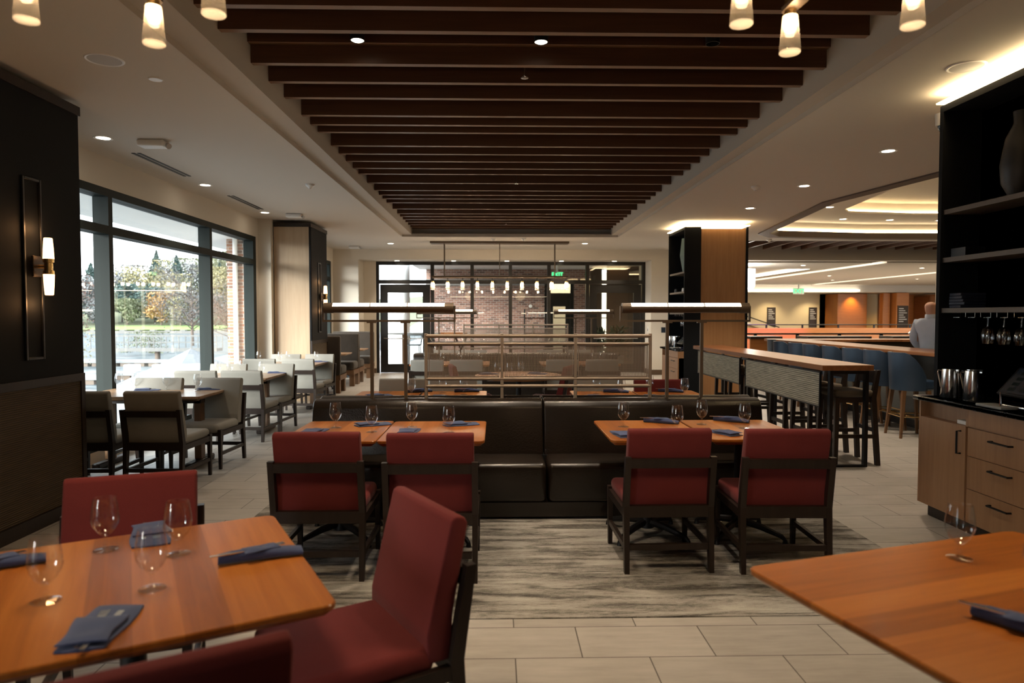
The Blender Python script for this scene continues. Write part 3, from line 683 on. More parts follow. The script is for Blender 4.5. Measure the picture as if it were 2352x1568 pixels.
        for k in range(5):
            b = B(); b.box(-.09, .09, -.075, .075, 0, .022, .003, 1)
            o = b.obj('menu_book', 'navy_book', loc=(3.54, y0 + 1.0, 1.606 + k * .0225), rz=R(4 * ((k * 3) % 4) - 6)); tag(o, ['bottom', 'second', 'third', 'fourth', 'topmost'][k] + ' thin navy book in the stack on the lowest near shelf', 'book', 'navy books stacked on the lowest near shelf')
    else:
        r2 = thing('hexagon_vase', 'tall pale green hexagonal vase on the top shelf of the far pillar', 'vase', (3.55, y0 + .35, 2.356))
        b = B(); b.lathe([(.001, 0), (.08, 0), (.135, .30), (.10, .62), (.085, .62), (.001, .05)], 6); b.obj('body', 'green_vase', r2, smooth=None)
        for k, (dy, m) in enumerate(((.2, 'chrome'), (.42, 'white_plastic'), (.95, 'black_paint'))):
            b = B(); b.lathe([(.001, 0), (.05, 0), (.055, .03), (.045, .07), (.001, .07)], 16); tag(b.obj('shelf_jar', m, loc=(3.53, y0 + dy, 1.991)), ['small metal jar', 'small white jar', 'small black jar'][k] + ' on the middle shelf of the far pillar', 'jar')
    # hanging wine glasses
    for k in range(4):
        y = [.82, .66, .50, .34][k] if kind == 'near' else [.2, .36, .52, .68][k]
        b = B(); b.mi = 0
        b.lathe([(.033, .001), (.034, .002), (.005, .004), (.004, .05), (.006, .075), (.03, .09), (.042, .13), (.04, .17), (.034, .20), (.033, .20), (.039, .17), (.041, .13), (.029, .092), (.001, .08)], 20)
        b.move(Matrix.Rotation(math.pi, 4, 'X'))
        o = b.obj('wine_glass', 'goblet_glass', loc=(3.57, y0 + y, 1.5445)); tag(o, ORD[k] + ' wine glass from the far end hanging upside down in the ' + where + ' rack' if kind == 'near' else ORD[k] + ' small wine glass hanging upside down in the far pillar rack', 'glass', 'wine glasses hanging in the ' + where + ' rack')
right_station(4.06, 'near', 'near right')
right_station(12.33, 'far', 'far right')
# ================================================================== FURNITURE
# ---- dining chair: faces +Y, origin on the floor below the seat
def chair_proto(name, mat):
    r = thing(name, '', 'chair'); W = .25
    b = B(); b.box(-W, W, -.21, .27, .365, .455, .035, 4); b.obj('seat', mat, r)
    b = B(); b.prism([(-.175, .40), (-.175, .50), (-.215, .66), (-.262, .845), (-.268, .868), (-.285, .878), (-.318, .872), (-.330, .85), (-.272, .55), (-.262, .40)], -W, W, 'X', .02, 3); b.obj('backrest', mat, r)
    for s in (-1, 1):
        x0, x1 = sorted((s * .2385, s * .2735)); xb = x0 + .002
        b = B(); b.hexa((x0 + .004, x1 - .004, .225, .252), (x0, x1, .215, .26), 0, .40); b.obj('leg', 'dark_wood', r, smooth=None)
        b = B(); b.hexa((x0 + .003, x1 - .003, -.325, -.29), (x0, x1, -.30, -.25), 0, .40); b.hexa((x0, x1, -.30, -.25), (x0, x1, -.348, -.312), .40, .712); b.obj('leg', 'dark_wood', r, smooth=None)
        b = B(); b.box(x0 + .006, x1 - .006, -.30, .23, .14, .172); b.obj('stretcher', 'dark_wood', r, smooth=None)
        b = B(); b.box(x0 + .003, x1 - .003, -.27, .24, .335, .385); b.obj('side_rail', 'dark_wood', r, smooth=None)
    b = B(); b.box(-.238, .238, -.312, -.285, .145, .18); b.obj('stretcher', 'dark_wood', r, smooth=None)
    b = B(); b.prism([(-.345, .70), (-.300, .70), (-.288, .645), (-.337, .645)], -.238, .238, 'X'); b.obj('top_rail', 'dark_wood', r, smooth=None)
    b = B(); b.box(-.238, .238, -.30, -.255, .34, .41); b.obj('cross_rail', 'dark_wood', r, smooth=None)
    b = B(); b.box(-.238, .238, .225, .25, .335, .38); b.obj('cross_rail', 'dark_wood', r, smooth=None)
    return r
red = chair_proto('dining_chair', 'red_fabric'); cream = chair_proto('dining_chair', 'cream_fabric')
def chair(p, xt, yt, rz, label, group=None):
    """xt, yt: where the middle of the chair's top edge stands"""
    a = R(rz); dx, dy = -.295 * -math.sin(a), -.295 * math.cos(a)
    return place(p, label, (xt - dx, yt - dy, 0), a, group)
chair(red, -1.04, 3.955, 0, 'red dining chair at the left front table, leftmost of four seen from behind')
chair(red, -.38, 3.91, 0, 'red dining chair seen from behind, second from left, partly hidden by the angled chair')
chair(red, 1.035, 4.035, 1, 'red upholstered dining chair seen from behind, third from left, at the right front table')
chair(red, 1.73, 4.0, -2, 'red upholstered dining chair seen from behind, rightmost of the four, before the bar-height table')
chair(red, -.255, 2.48, 121.5, 'large angled red chair in the foreground showing its curved side')
chair(red, -.66, 1.325, 29, 'red chair cut off at the bottom edge, on the camera side of the foreground table')
chair(red, -1.548, 2.917, 198.5, 'red chair behind the foreground left table, facing the camera beside the black pillar')
def cream_row(t, where, near, far):
    xs = (-3.10, -3.66) ; 
    for k, x in enumerate(near[0]): chair(cream, x, near[1], [-3, 1][k], f'cream dining chair seen from behind at the {where} window table, ' + ['aisle side', 'window side'][k])
    for k, x in enumerate(far[0]): chair(cream, x, far[1], [176, 181][k], f'cream dining chair facing the camera at the {where} window table, ' + ['aisle side', 'window side'][k])
cream_row(0, 'nearest', ((-3.07, -3.70), 6.14), ((-3.0, -3.64), 7.45))
cream_row(1, 'middle', ((-3.115, -3.67), 8.40), ((-3.07, -3.73), 9.60))
cream_row(2, 'farthest', ((-3.08, -3.68), 10.66), ((-3.08, -3.66), 11.97))
chair(cream, -1.0, 7.31, 180, 'cream dining chair facing the camera behind the first banquette, leftmost')
chair(cream, -.455, 7.25, 180, 'cream dining chair facing the camera behind the first banquette, second from left')
chair(cream, 1.09, 7.21, 177, 'cream dining chair facing the camera behind the first banquette, on the right half')
chair(red, 1.70, 7.15, 180, 'red dining chair facing the camera behind the first banquette, far right')
for k, x in enumerate((-1.05, -.455, 1.01, 1.615)):
    chair(cream, x, 10.37, 0, ORD[k] + ' cream dining chair from left seen from behind through the mesh at the second banquette')
for k, x in enumerate((-.97, -.44, 1.05, 1.66)):
    chair(cream, x, 13.36, 180, ORD[k] + ' cream dining chair from left facing the camera beyond the second banquette')
chair(red, -.60, 9.30, -80, 'red dining chair left of the round table, seen through the mesh screen')
chair(red, .98, 9.12, 70, 'red dining chair right of the round table, seat showing under the mesh screen')

# ---- tables
def pedestal(r, h, spread=.33, cx=0):
    b = B(); b.cyl((cx, 0, .07), (cx, 0, h - .05), .037, seg=16); b.lathe([(.037, .18), (.05, .1), (.055, .06), (.02, .05)], 16, (cx, 0, 0)); b.obj('column', 'iron', r)
    for k in range(4):
        a = R(45 + 90 * k); c, s = math.cos(a), math.sin(a)
        b = B(); b.tube([(cx + c * .03, s * .03, .10), (cx + c * .16, s * .16, .085), (cx + c * spread * .93, s * spread * .93, .05), (cx + c * spread, s * spread, .03)], [.026, .024, .017, .013], 8); b.cyl((cx + c * spread, s * spread, .0), (cx + c * spread, s * spread, .035), .02, .012, 10)
        b.obj('foot', 'iron', r)
    b = B(); b.box(cx - .16, cx + .16, -.16, .16, h - .05, h - .03); b.obj('top_plate', 'iron', r, smooth=None)
def top_mesh(w, d, z, th=.038, r=.035, under=.018):
    """rounded-corner top, centred, with an under-bevelled edge"""
    b = B(); pts = []
    for cx, cy, a0 in ((w / 2 - r, d / 2 - r, 0), (-w / 2 + r, d / 2 - r, 90), (-w / 2 + r, -d / 2 + r, 180), (w / 2 - r, -d / 2 + r, 270)):
        for k in range(5): a = R(a0 + 22.5 * k); pts.append((cx + r * math.cos(a), cy + r * math.sin(a), math.cos(a), math.sin(a)))
    levels = [(z - th, -under - .01), (z - th * .45, -.001), (z - .004, 0), (z, -.004)]
    rings = [[b.bm.verts.new((x + nx * o, y + ny * o, zz)) for x, y, nx, ny in pts] for zz, o in levels]
    n = len(pts)
    for p, q in zip(rings, rings[1:]):
        for i in range(n): b.bm.faces.new((p[i], p[(i + 1) % n], q[(i + 1) % n], q[i]))
    b.bm.faces.new(rings[0][::-1]); b.bm.faces.new(rings[-1]); return b
def table(label, x, y, w, d, rz=0, mat='table_wood', z=.75, name='dining_table', spread=.33, group=None, grain90=True):
    r = thing(name, label, 'table', (x, y, 0), R(rz), group)
    b = top_mesh(d, w, z) if grain90 else top_mesh(w, d, z)
    o = b.obj('tabletop', mat, r, smooth=30)
    if grain90: o.rotation_euler = (0, 0, R(90))
    pedestal(r, z, spread); return r
table('square butcher block table before the banquette, leftmost of the front four', -1.085, 4.755, .625, .84)
table('square butcher block table before the banquette, second from left', -.42, 4.745, .69, .82)
table('square butcher block table before the banquette on the right, nearer the centre', 1.06, 4.75, .645, .82)
table('square butcher block table before the banquette, rightmost with the bright reflection', 1.72, 4.755, .645, .83)
table('large butcher block table filling the lower left foreground, set with four goblets', -1.11, 2.075, 1.0, .975, 28, spread=.4)
table('large butcher block table filling the lower right foreground', 1.475, 1.92, 1.18, .80, 17, spread=.3, grain90=False)
table('wood table behind the first banquette, leftmost', -1.1, 6.82, .64, .82); table('wood table behind the first banquette, second from left', -.43, 6.82, .66, .82)
table('wood table behind the first banquette on the right, nearer the centre', 1.10, 6.82, .645, .82); table('wood table behind the first banquette, rightmost', 1.76, 6.82, .645, .82)
for k, x in enumerate((-1.1, -.43, 1.06, 1.72)):
    table(ORD[k] + ' wood table from left on the near side of the second banquette', x, 11.5, .64, .82)
for k, x in enumerate((-1.1, -.43, 1.06, 1.72)):
    table(ORD[k] + ' wood table from left on the far side of the second banquette', x, 13.55, .64, .82)
r = thing('round_table', 'round wood table between the two banquettes with red chairs at its sides', 'table', (.30, 9.15, 0))
b = B(); b.lathe([(.001, .712), (.54, .712), (.585, .735), (.59, .748), (.585, .75), (.001, .75)], 48); b.obj('tabletop', 'table_wood', r, smooth=30); pedestal(r, .75, .36)
# window tables: bevelled slab on two stout wooden posts
def window_table(label, y0, y1):
    x0, x1 = -4.185, -2.93; w = x1 - x0; d = y1 - y0
    r = thing('window_table', label, 'table', ((x0 + x1) / 2, (y0 + y1) / 2, 0))
    b = top_mesh(w, d, .75, .05, .02, .045); b.obj('tabletop', 'window_table_wood', r, smooth=30)
    for s in (-1, 1):
        b = B(); b.box(s * .46 - .035, s * .46 + .035, -.05, .05, .06, .70, .004, 1); b.obj('leg', 'stool_wood', r, smooth=None)
        b = B(); b.box(s * .46 - .04, s * .46 + .04, -.28, .28, 0, .06, .01, 1); b.obj('foot', 'dark_wood', r)
    b = B(); b.box(-.5, .5, -.05, .05, .64, .70); b.obj('apron', 'dark_wood', r, smooth=None)
window_table('pale oak window table nearest the camera, beside the black pillar', 6.78, 7.54)
window_table('pale oak window table in the middle of the row', 8.75, 9.68)
window_table('pale oak window table farthest along the window, before the oak pillar', 11.14, 11.95)

# ---- double banquettes with mesh screen and reading lamps
BX0, BX1 = -1.50, 2.20
def banquette(yc, which):
    r = thing('banquette', f'brown leather double banquette, {which}', 'bench', (0, yc, 0))
    xm = .385
    for s in (-1, 1):
        for xa, xb in ((BX0, xm - .004), (xm + .004, BX1)):
            b = B(); ya, yb = sorted((s * .29, s * .68)); b.box(xa, xb, ya, yb, .13, .435, .045, 5); b.obj('seat', 'brown_leather', r)
            b = B()
            P = [(s * .02, .40), (s * .02, .80), (s * .04, .846), (s * .10, .862), (s * .17, .846), (s * .20, .80), (s * .275, .44), (s * .285, .36)]
            b.prism(P, xa, xb, 'X', .014, 3); b.obj('backrest', 'brown_leather', r)
        b = B(); ya, yb = sorted((s * .30, s * .665)); b.box(BX0 + .01, BX1 - .01, ya, yb, .025, .135); b.obj('base_front', 'brown_leather', r, smooth=None)
    b = B(); b.box(BX0 + .03, BX1 - .03, -.6, .6, 0, .03); b.box(BX0 + .015, BX1 - .015, -.29, .29, .03, .42); b.obj('plinth', 'black_paint', r, smooth=None)
    # screen
    t = thing('mesh_screen', f'bronze pipe rail screen with woven mesh panels rising from the {which.split(",")[0]}', 'screen', (0, yc, .84))
    PX = (-.594, .048, .672, 1.309)
    for x in PX:
        b = B(); b.box(x - .014, x + .014, -.012, .012, -.02, .556, .003, 1); b.obj('post', 'bronze', t)
    for z, rr in ((.535, .016), (.468, .012), (.172, .014), (.110, .015)):
        b = B(); b.cyl((PX[0], 0, z), (PX[3], 0, z), rr, seg=12); b.obj('rail', 'bronze', t)
    for xa, xb in zip(PX, PX[1:]):
        b = B(); xa += .02; xb -= .02; n = int((xb - xa) / .0098)
        for z in (.452, .186): b.box(xa, xb, -.006, .006, z, z + .008)
        for x in (xa, xb - .006): b.box(x, x + .006, -.006, .006, .19, .455)
        for i in range(1, n):
            x = xa + (xb - xa) * i / n; b.box(x - .0019, x + .0019, -.0012, .0012, .19, .455)
        for i in range(1, 34):
            z = .19 + .265 * i / 34; b.box(xa, xb, -.0018, .0006, z - .0011, z + .0011)
        b.obj('mesh_panel', 'bronze', t, smooth=None)
    for k, (xa, xb, pa, pb) in enumerate(((-1.425, -.38, -1.05, -.766), (1.085, 2.13, 1.455, 1.75))):
        l = thing('reading_lamp', f'glowing tube lamp on twin posts, {["left", "right"][k]} end of the {which.split(",")[0]}', 'lamp', (0, yc, .84))
        for x in (pa, pb):
            b = B(); b.box(x - .013, x + .013, -.012, .012, -.02, .655); b.box(x - .04, x + .04, -.014, .014, .645, .655); b.obj('post', 'bronze_dark', l, smooth=None)
        b = B(); b.box(xa - .035, xb + .035, -.012, .012, .655, .672); b.obj('crossbar', 'bronze_dark', l, smooth=None)
        b = B()
        for x in (xa - .035, xb + .023): b.box(x, x + .012, -.014, .014, .655, .79)
        b.obj('bracket', 'bronze_dark', l, smooth=None)
        # housing: lower shell plus end caps; the tube shows above and in front
        zc = .772; b = B()
        half = [(math.cos(R(a)) * .042, math.sin(R(a)) * .042) for a in range(165, 376, 15)]
        b.prism([(y, zc + z + .002) for y, z in half] , xa, xb, 'X')
        for x in (xa - .02, xb - .055): b.cyl((x, 0, zc), (x + .075, 0, zc), .044, seg=20)
        for f in (1 / 3, 2 / 3):
            x = xa + .055 + (xb - xa - .11) * f; b.cyl((x - .004, 0, zc + .003), (x + .004, 0, zc + .003), .0425, seg=20)
        b.obj('housing', 'bronze_dark', l)
        b = B(); up = [(math.cos(R(a)) * .039, math.sin(R(a)) * .039) for a in range(0, 181, 15)]
        b.prism([(y, zc + z + .003) for y, z in up] , xa + .055, xb - .055, 'X'); b.obj('glass_tube', 'tube_glow', l)
banquette(5.78, 'first banquette, nearest the camera')
banquette(12.52, 'second banquette, farther back under the end of the coffer')
b = B(); b.box(-1.86, 2.566, 3.43, 14.6, .0, .006); tag(b.obj('carpet', 'carpet', smooth=None), 'grey and beige streaked carpet under the central banquettes and tables', 'carpet')

# ---- booths at the far left
def booth(label, y, s):
    """s=+1 faces +Y"""
    r = thing('booth_bench', label, 'bench', (-3.62, y, 0), 0 if s > 0 else math.pi)
    b = B(); b.box(-.52, .52, -.13, -.02, .36, 1.14, .03, 3); b.obj('backrest', 'booth_fabric', r)
    b = B(); b.box(-.52, .52, -.02, .48, .36, .54, .05, 4); b.obj('seat', 'booth_fabric', r)
    b = B(); b.box(-.52, .52, -.12, .46, .26, .36); b.obj('base_rail', 'stool_wood', r, smooth=None)
    for x in (-.46, .46):
        for yy in (-.08, .36):
            b = B(); b.box(x - .05, x + .05, yy - .05, yy + .05, 0, .26); b.obj('leg', 'stool_wood', r, smooth=None)
booth('dark grey booth bench with its back to the camera, just past the far left pillar', 13.72, 1)
booth('dark grey booth bench facing the camera, nearer of the two beyond the far left pillar', 15.36, -1)
booth('dark grey booth bench backing onto the nearer camera-facing booth', 15.62, 1)
booth('dark grey booth bench facing the camera against the far left corner', 17.3, -1)
table('wood booth table between the two nearer booth benches', -3.62, 14.55, 1.0, .62, grain90=False, mat='window_table_wood', name='booth_table', spread=.25)
table('wood booth table between the two farther booth benches', -3.62, 16.45, 1.0, .62, grain90=False, mat='window_table_wood', name='booth_table', spread=.25)

# ---- bar-height drink table with reed panels
r = thing('bar_height_table', 'long bar-height wood table with framed reed panels on black steel legs', 'table', (3.3, 6.82, 0))
b = B(); b.box(.0, .53, .0, 4.55, .99, 1.045, .004, 1); b.obj('tabletop', 'bar_wood', r, smooth=None)
for y in (.02, 2.28, 4.42):
    b = B(); b.box(.09, .125, y, y + .05, 0, .99); b.box(.455, .49, y, y + .05, 0, .99); b.box(.125, .455, y, y + .05, .0, .02); b.box(.125, .455, y, y + .05, .955, .99); b.obj('leg_frame', 'black_metal', r, smooth=None)
for ya, yb in ((.13, 2.24), (2.46, 4.40)):
    b = B(); b.box(.035, .055, ya, yb, .60, .615); b.box(.035, .055, ya, yb, .955, .97); b.box(.035, .055, ya, ya + .015, .615, .955); b.box(.035, .055, yb - .015, yb, .615, .955); b.box(.055, .09, ya + .2, ya + .23, .9, .93); b.box(.055, .09, yb - .23, yb - .2, .9, .93); f = b.obj('panel_frame', 'black_metal', r, smooth=None)
    b = B(); b.box(.04, .05, ya + .015, yb - .015, .615, .955); b.obj('reed_panel', 'reed_panel', f, smooth=None)
# dark wooden bar stools on its far side, facing -X
r = thing('bar_stool', '', 'stool')
b = B(); b.box(-.21, .21, -.22, .2, .70, .775, .03, 3); b.obj('seat', 'grey_seat_fabric', r)
for sx in (-1, 1):
    b = B(); b.hexa((sx * .21 - .02, sx * .21 + .02, .17, .21), (sx * .19 - .022, sx * .19 + .022, .15, .195), 0, .70); b.obj('leg', 'dark_wood', r, smooth=None)
    b = B(); b.hexa((sx * .21 - .02, sx * .21 + .02, -.27, -.225), (sx * .19 - .022, sx * .19 + .022, -.225, -.175), 0, .70); b.hexa((sx * .19 - .022, sx * .19 + .022, -.225, -.175), (sx * .19 - .02, sx * .19 + .02, -.265, -.23), .70, .985); b.obj('leg', 'dark_wood', r, smooth=None)
    b = B(); b.box(sx * .2 - .012, sx * .2 + .012, -.22, .17, .28, .32); b.obj('stretcher', 'dark_wood', r, smooth=None)
b = B(); b.box(-.19, .19, .16, .19, .22, .26); b.obj('stretcher', 'dark_wood', r, smooth=None)
b = B(); b.box(-.19, .19, -.245, -.215, .34, .38); b.obj('stretcher', 'dark_wood', r, smooth=None)
b = B(); b.box(-.19, .19, -.21, .17, .65, .70); b.obj('seat_frame', 'dark_wood', r, smooth=None)
b = B(); b.prism([(-.26, .98), (-.232, .98), (-.215, .85), (-.243, .85)], -.185, .185, 'X'); b.obj('back_rail', 'dark_wood', r, smooth=None)
for k, y in enumerate((7.14, 7.78, 8.42, 9.35, 9.95, 10.6)):
    place(r, ORD[k] + ' dark wooden bar stool counting from the near end of the bar-height table', (3.70, y, 0), R(88 + (k * 5) % 7), 'stools along the bar-height table')

# ---- main bar
r = thing('bar_counter', 'long polished wood bar counter running back beside the blue stools', 'counter', (5.42, 7.6, 0))
b = B(); b.box(0, .66, 0, 6.1, 1.035, 1.08, .004, 1); b.obj('countertop', 'bar_wood', r, smooth=None)
b = B(); b.box(.3, .6, .04, 6.05, .12, 1.035); b.obj('front_panel', 'bar_front', r, smooth=None)
b = B(); b.box(.34, .6, .04, 6.05, 0, .12); b.obj('plinth', 'black_paint', r, smooth=None)
b = B(); b.cyl((.16, .1, .19), (.16, 6.0, .19), .022, seg=12)
for y in (.6, 1.8, 3.0, 4.2, 5.4): b.box(.16, .31, y - .012, y + .012, .17, .20)
b.obj('foot_rail', 'gold_metal', r)
r = thing('bar_return_counter', 'far leg of the wood bar with a dark work side, turning right behind the bar', 'counter', (6.10, 13.1, 0))
b = B(); b.box(0, 4.6, 0, .6, 1.035, 1.08, .004, 1); b.obj('countertop', 'bar_wood', r, smooth=None)
b = B(); b.box(.0, 4.5, .08, .5, 0, 1.035); b.obj('work_side', 'dark_bronze', r, smooth=None)
r = thing('back_bar_station', 'dark work bench with steel top inside the bar before the standing man', 'counter', (6.9, 10.6, 0))
b = B(); b.box(0, .5, 0, 2.2, 0, .9); b.obj('body', 'black_paint', r, smooth=None); b = B(); b.box(-.02, .52, -.02, 2.22, .9, .93); b.obj('steel_top', 'steel', r, smooth=None)
b = B(); b.lathe([(.001, 0), (.10, 0), (.17, .05), (.18, .07), (.14, .11), (.05, .13), (.001, .13)], 20); tag(b.obj('serving_bowl', 'chrome', loc=(10.0, 16.02, 1.06)), 'lidded steel serving bowl on a dark high table at the back of the bar', 'bowl')
for k, (xa, xb) in enumerate(((5.9, 6.65), (7.25, 8.75), (9.25, 10.6))):
    r = thing('high_table', ['left', 'middle', 'right'][k] + ' long dark high table before the lobby railing', 'table', ((xa + xb) / 2, 16, 0)); w = (xb - xa) / 2
    b = B(); b.box(-w, w, -.3, .3, 1.0, 1.06, .006, 1); b.obj('tabletop', 'dark_wood', r); b = B(); b.box(-w + .1, w - .1, -.03, .03, 0, 1.0); b.obj('support', 'lobby_wood' if k == 0 else 'black_paint', r, smooth=None)
# blue leather bar chairs facing the bar (+X); built facing +Y
r = thing('blue_bar_chair', '', 'stool')
b = B(); n = 18; th = .035; rows = []
for j in range(9):
    z = .60 + .48 * j / 8; row = []
    for i in range(n + 1):
        a = R(-200 + 220 * i / n); e = abs(i / n - .5) * 2
        f = 1 - max(0, (e - .45) / .55) ** 1.6 * .62
        zz = .60 + (.48 * f) * j / 8; k = 1 + .1 * (zz - .6) / .48
        row.append((.235 * k * math.cos(a), .235 * k * math.sin(a) - .0, zz))
    rows.append(row)
vo = [[b.bm.verts.new(p) for p in row] for row in rows]
vi = [[b.bm.verts.new((p[0] * .86, p[1] * .86, p[2])) for p in row] for row in rows]
for j in range(8):
    for i in range(n):
        b.bm.faces.new((vo[j][i], vo[j][i + 1], vo[j + 1][i + 1], vo[j + 1][i])); b.bm.faces.new((vi[j][i + 1], vi[j][i], vi[j + 1][i], vi[j + 1][i + 1]))
for i in range(n):
    b.bm.faces.new((vo[8][i], vo[8][i + 1], vi[8][i + 1], vi[8][i])); b.bm.faces.new((vo[0][i + 1], vo[0][i], vi[0][i], vi[0][i + 1]))
for j in range(8):
    b.bm.faces.new((vo[j + 1][0], vi[j + 1][0], vi[j][0], vo[j][0])); b.bm.faces.new((vo[j][n], vi[j][n], vi[j + 1][n], vo[j + 1][n]))
b.obj('backrest', 'blue_leather', r, smooth=60)
b = B(); b.lathe([(.001, .60), (.195, .60), (.2, .64), (.2, .72), (.18, .745), (.001, .75)], 24); b.box(-.19, .19, 0, .24, .62, .735, .03, 3); b.obj('seat', 'blue_leather', r)
for sx in (-1, 1):
    for sy in (-1, 1):
        b = B(); b.hexa((sx * .2 - .013, sx * .2 + .013, sy * .2 - .013, sy * .2 + .013), (sx * .15 - .024, sx * .15 + .024, sy * .15 - .024, sy * .15 + .024), 0, .60); b.obj('leg', 'stool_wood', r, smooth=None)
b = B(); q = .185
b.tube([(-q, -q, .27), (q, -q, .27), (q, q, .27), (-q, q, .27), (-q, -q, .27)], .008, 8); b.obj('foot_ring', 'gold_metal', r)
for k, y in enumerate((8.62, 9.22, 9.8, 10.42, 11.1, 11.65, 12.3, 13.3)):
    place(r, ORD[k] + ' blue leather bar chair counting from the near end of the bar', (5.31 if k < 7 else 5.6, y, 0), R(-90 + ((k * 37) % 11 - 5)), 'blue bar chairs along the bar')

# ---- communal service table full of glasses under the far chandelier
r = thing('service_table', 'dark tall communal table under the far glass chandelier, crowded with glasses', 'table', (.15, 16.2, 0))
b = B(); b.box(-1.7, 1.7, -.45, .45, .87, .92, .006, 1); b.obj('tabletop', 'dark_wood', r)
for x in (-1.5, 1.5):
    for y in (-.35, .35):
        b = B(); b.box(x - .04, x + .04, y - .04, y + .04, 0, .87); b.obj('leg', 'dark_wood', r, smooth=None)
r = thing('terrace_table', 'wood high table with glasses in the brick walled room beyond the storefront', 'table', (-1.6, 21.3, 0))
b = B(); b.box(-.7, .7, -.35, .35, .97, 1.02); b.obj('tabletop', 'bar_wood', r, smooth=None)
for x in (-.5, .5):
    b = B(); b.prism([(x - .25, 0), (x - .19, 0), (x + .25, .97), (x + .19, .97)], -.03, .03, 'Y'); b.prism([(x + .25, 0), (x + .19, 0), (x - .25, .97), (x - .19, .97)], -.03, .03, 'Y'); b.obj('cross_leg', 'dark_wood', r, smooth=None)
r = thing('terrace_high_table', 'grey stone high table on the terrace seen through the left glass door', 'table', (-2.35, 19.9, 0))
b = B(); b.box(-.75, .7, -.3, .3, 1.0, 1.04); b.obj('tabletop', 'grey_stone', r, smooth=None)
for x in (-.3, .5):
    b = B(); b.box(x - .05, x + .05, -.25, .25, 0, 1.0); b.obj('support', 'stool_wood', r, smooth=None)
r = thing('wicker_stool', 'blue grey woven bar stool on the terrace behind the left glass door', 'stool', (-2.32, 19.3, 0))
b = B(); b.lathe([(.001, .70), (.2, .70), (.21, .73), (.001, .74)], 20); b.obj('seat', 'wire_grey', r)
b = B(); b.tube([(.25 * math.cos(R(a)), .25 * math.sin(R(a)), 1.0) for a in range(-200, 21, 20)], .015, 8)
for a in range(-200, 21, 9): b.cyl((.2 * math.cos(R(a)), .2 * math.sin(R(a)), .72), (.25 * math.cos(R(a)), .25 * math.sin(R(a)), 1.0), .007, seg=5)
b.obj('backrest', 'wire_grey', r)
for sx in (-1, 1):
    for sy in (-1, 1):
        b = B(); b.cyl((sx * .2, sy * .2, 0), (sx * .15, sy * .15, .70), .012, seg=8); b.obj('leg', 'wire_grey', r)
r = thing('outdoor_heater_cart', 'dark rolling glass rack cart before the brick wall', 'cart', (1.25, 21.8, 0))
b = B()
for x in (-.35, .35):
    for y in (-.2, .2): b.cyl((x, y, 0), (x, y, 1.75), .015, seg=8)
b.obj('frame', 'black_metal', r)
for z in (.3, .95, 1.45):
    b = B(); b.box(-.36, .36, -.22, .22, z, z + .03); b.obj('shelf', 'dark_wood', r, smooth=None)
for k in range(5):
    b = B(); b.lathe([(.001, 0), (.03, 0), (.035, .16), (.033, .16), (.001, .01)], 10); tag(b.obj('tumbler', 'goblet_glass', loc=(.99 + k * .13, 21.75, 1.48)), ORD[k] + ' clear tumbler from left on the cart top shelf before the brick wall', 'glass', 'tumblers on the rack cart')
b = B(); b.lathe([(.001, 0), (.05, .0), (.06, .02), (.06, .04), (.001, .05)], 16); b.move(Matrix.Rotation(R(90), 4, 'X')); o = b.obj('wall_light', 'white_plastic', loc=(1.15, 22.995, 1.86)); tag(o, 'small round white alarm on the brick wall beyond the glass', 'alarm')
def bush(name, loc, label, h, rad, n, mat='plant_green'):
    r = thing(name, label, 'plant', loc); rr = random.Random(sum(map(ord, label)))
    b = B(); b.lathe([(.001, 0), (.16, 0), (.2, .35), (.18, .35), (.001, .3)], 16); b.obj('pot', 'grey_stone', r)
    b = B()
    for i in range(n):
        a = rr.uniform(0, 6.28); q = rr.random() ** .5 * rad; z = .35 + rr.random() * h; s = .07 + rr.random() * .05; p = Vector((q * math.cos(a), q * math.sin(a), z)); u = Vector((rr.uniform(-1, 1), rr.uniform(-1, 1), rr.uniform(-.5, 1))).normalized(); v = u.orthogonal().normalized()
        b.face(p, p + u * s + v * s * .35, p + u * 2 * s, p + u * s - v * s * .35)
    b.obj('foliage', mat, r, smooth=None)
bush('potted_shrub', (2.95, 19.6, 0), 'dark potted shrub behind the right glass door', .75, .22, 260)
bush('potted_shrub', (3.6, 20.2, 0), 'dark potted shrub farther right behind the right glass door', .8, .22, 260)
# wall controls
r = thing('thermostat', 'small white wall control panel on the far wall right of the storefront', 'panel', (4.05, 18.05, 1.1))
b = B(); b.box(-.01, .0, -.05, .05, 0, .16, .004, 1); b.obj('plate', 'white_plastic', r); b = B(); b.box(-.012, -.01, -.025, .025, .03, .1); b.obj('button', 'black_paint', r, smooth=None); r.location.x = 4.03
b = B(); b.box(4.30, 4.52, 17.705, 17.72, 1.10, 1.24, .004, 1); tag(b.obj('wall_screen', 'dark_screen'), 'black rectangular touch screen on the far wall left of the shelf pillar', 'screen')
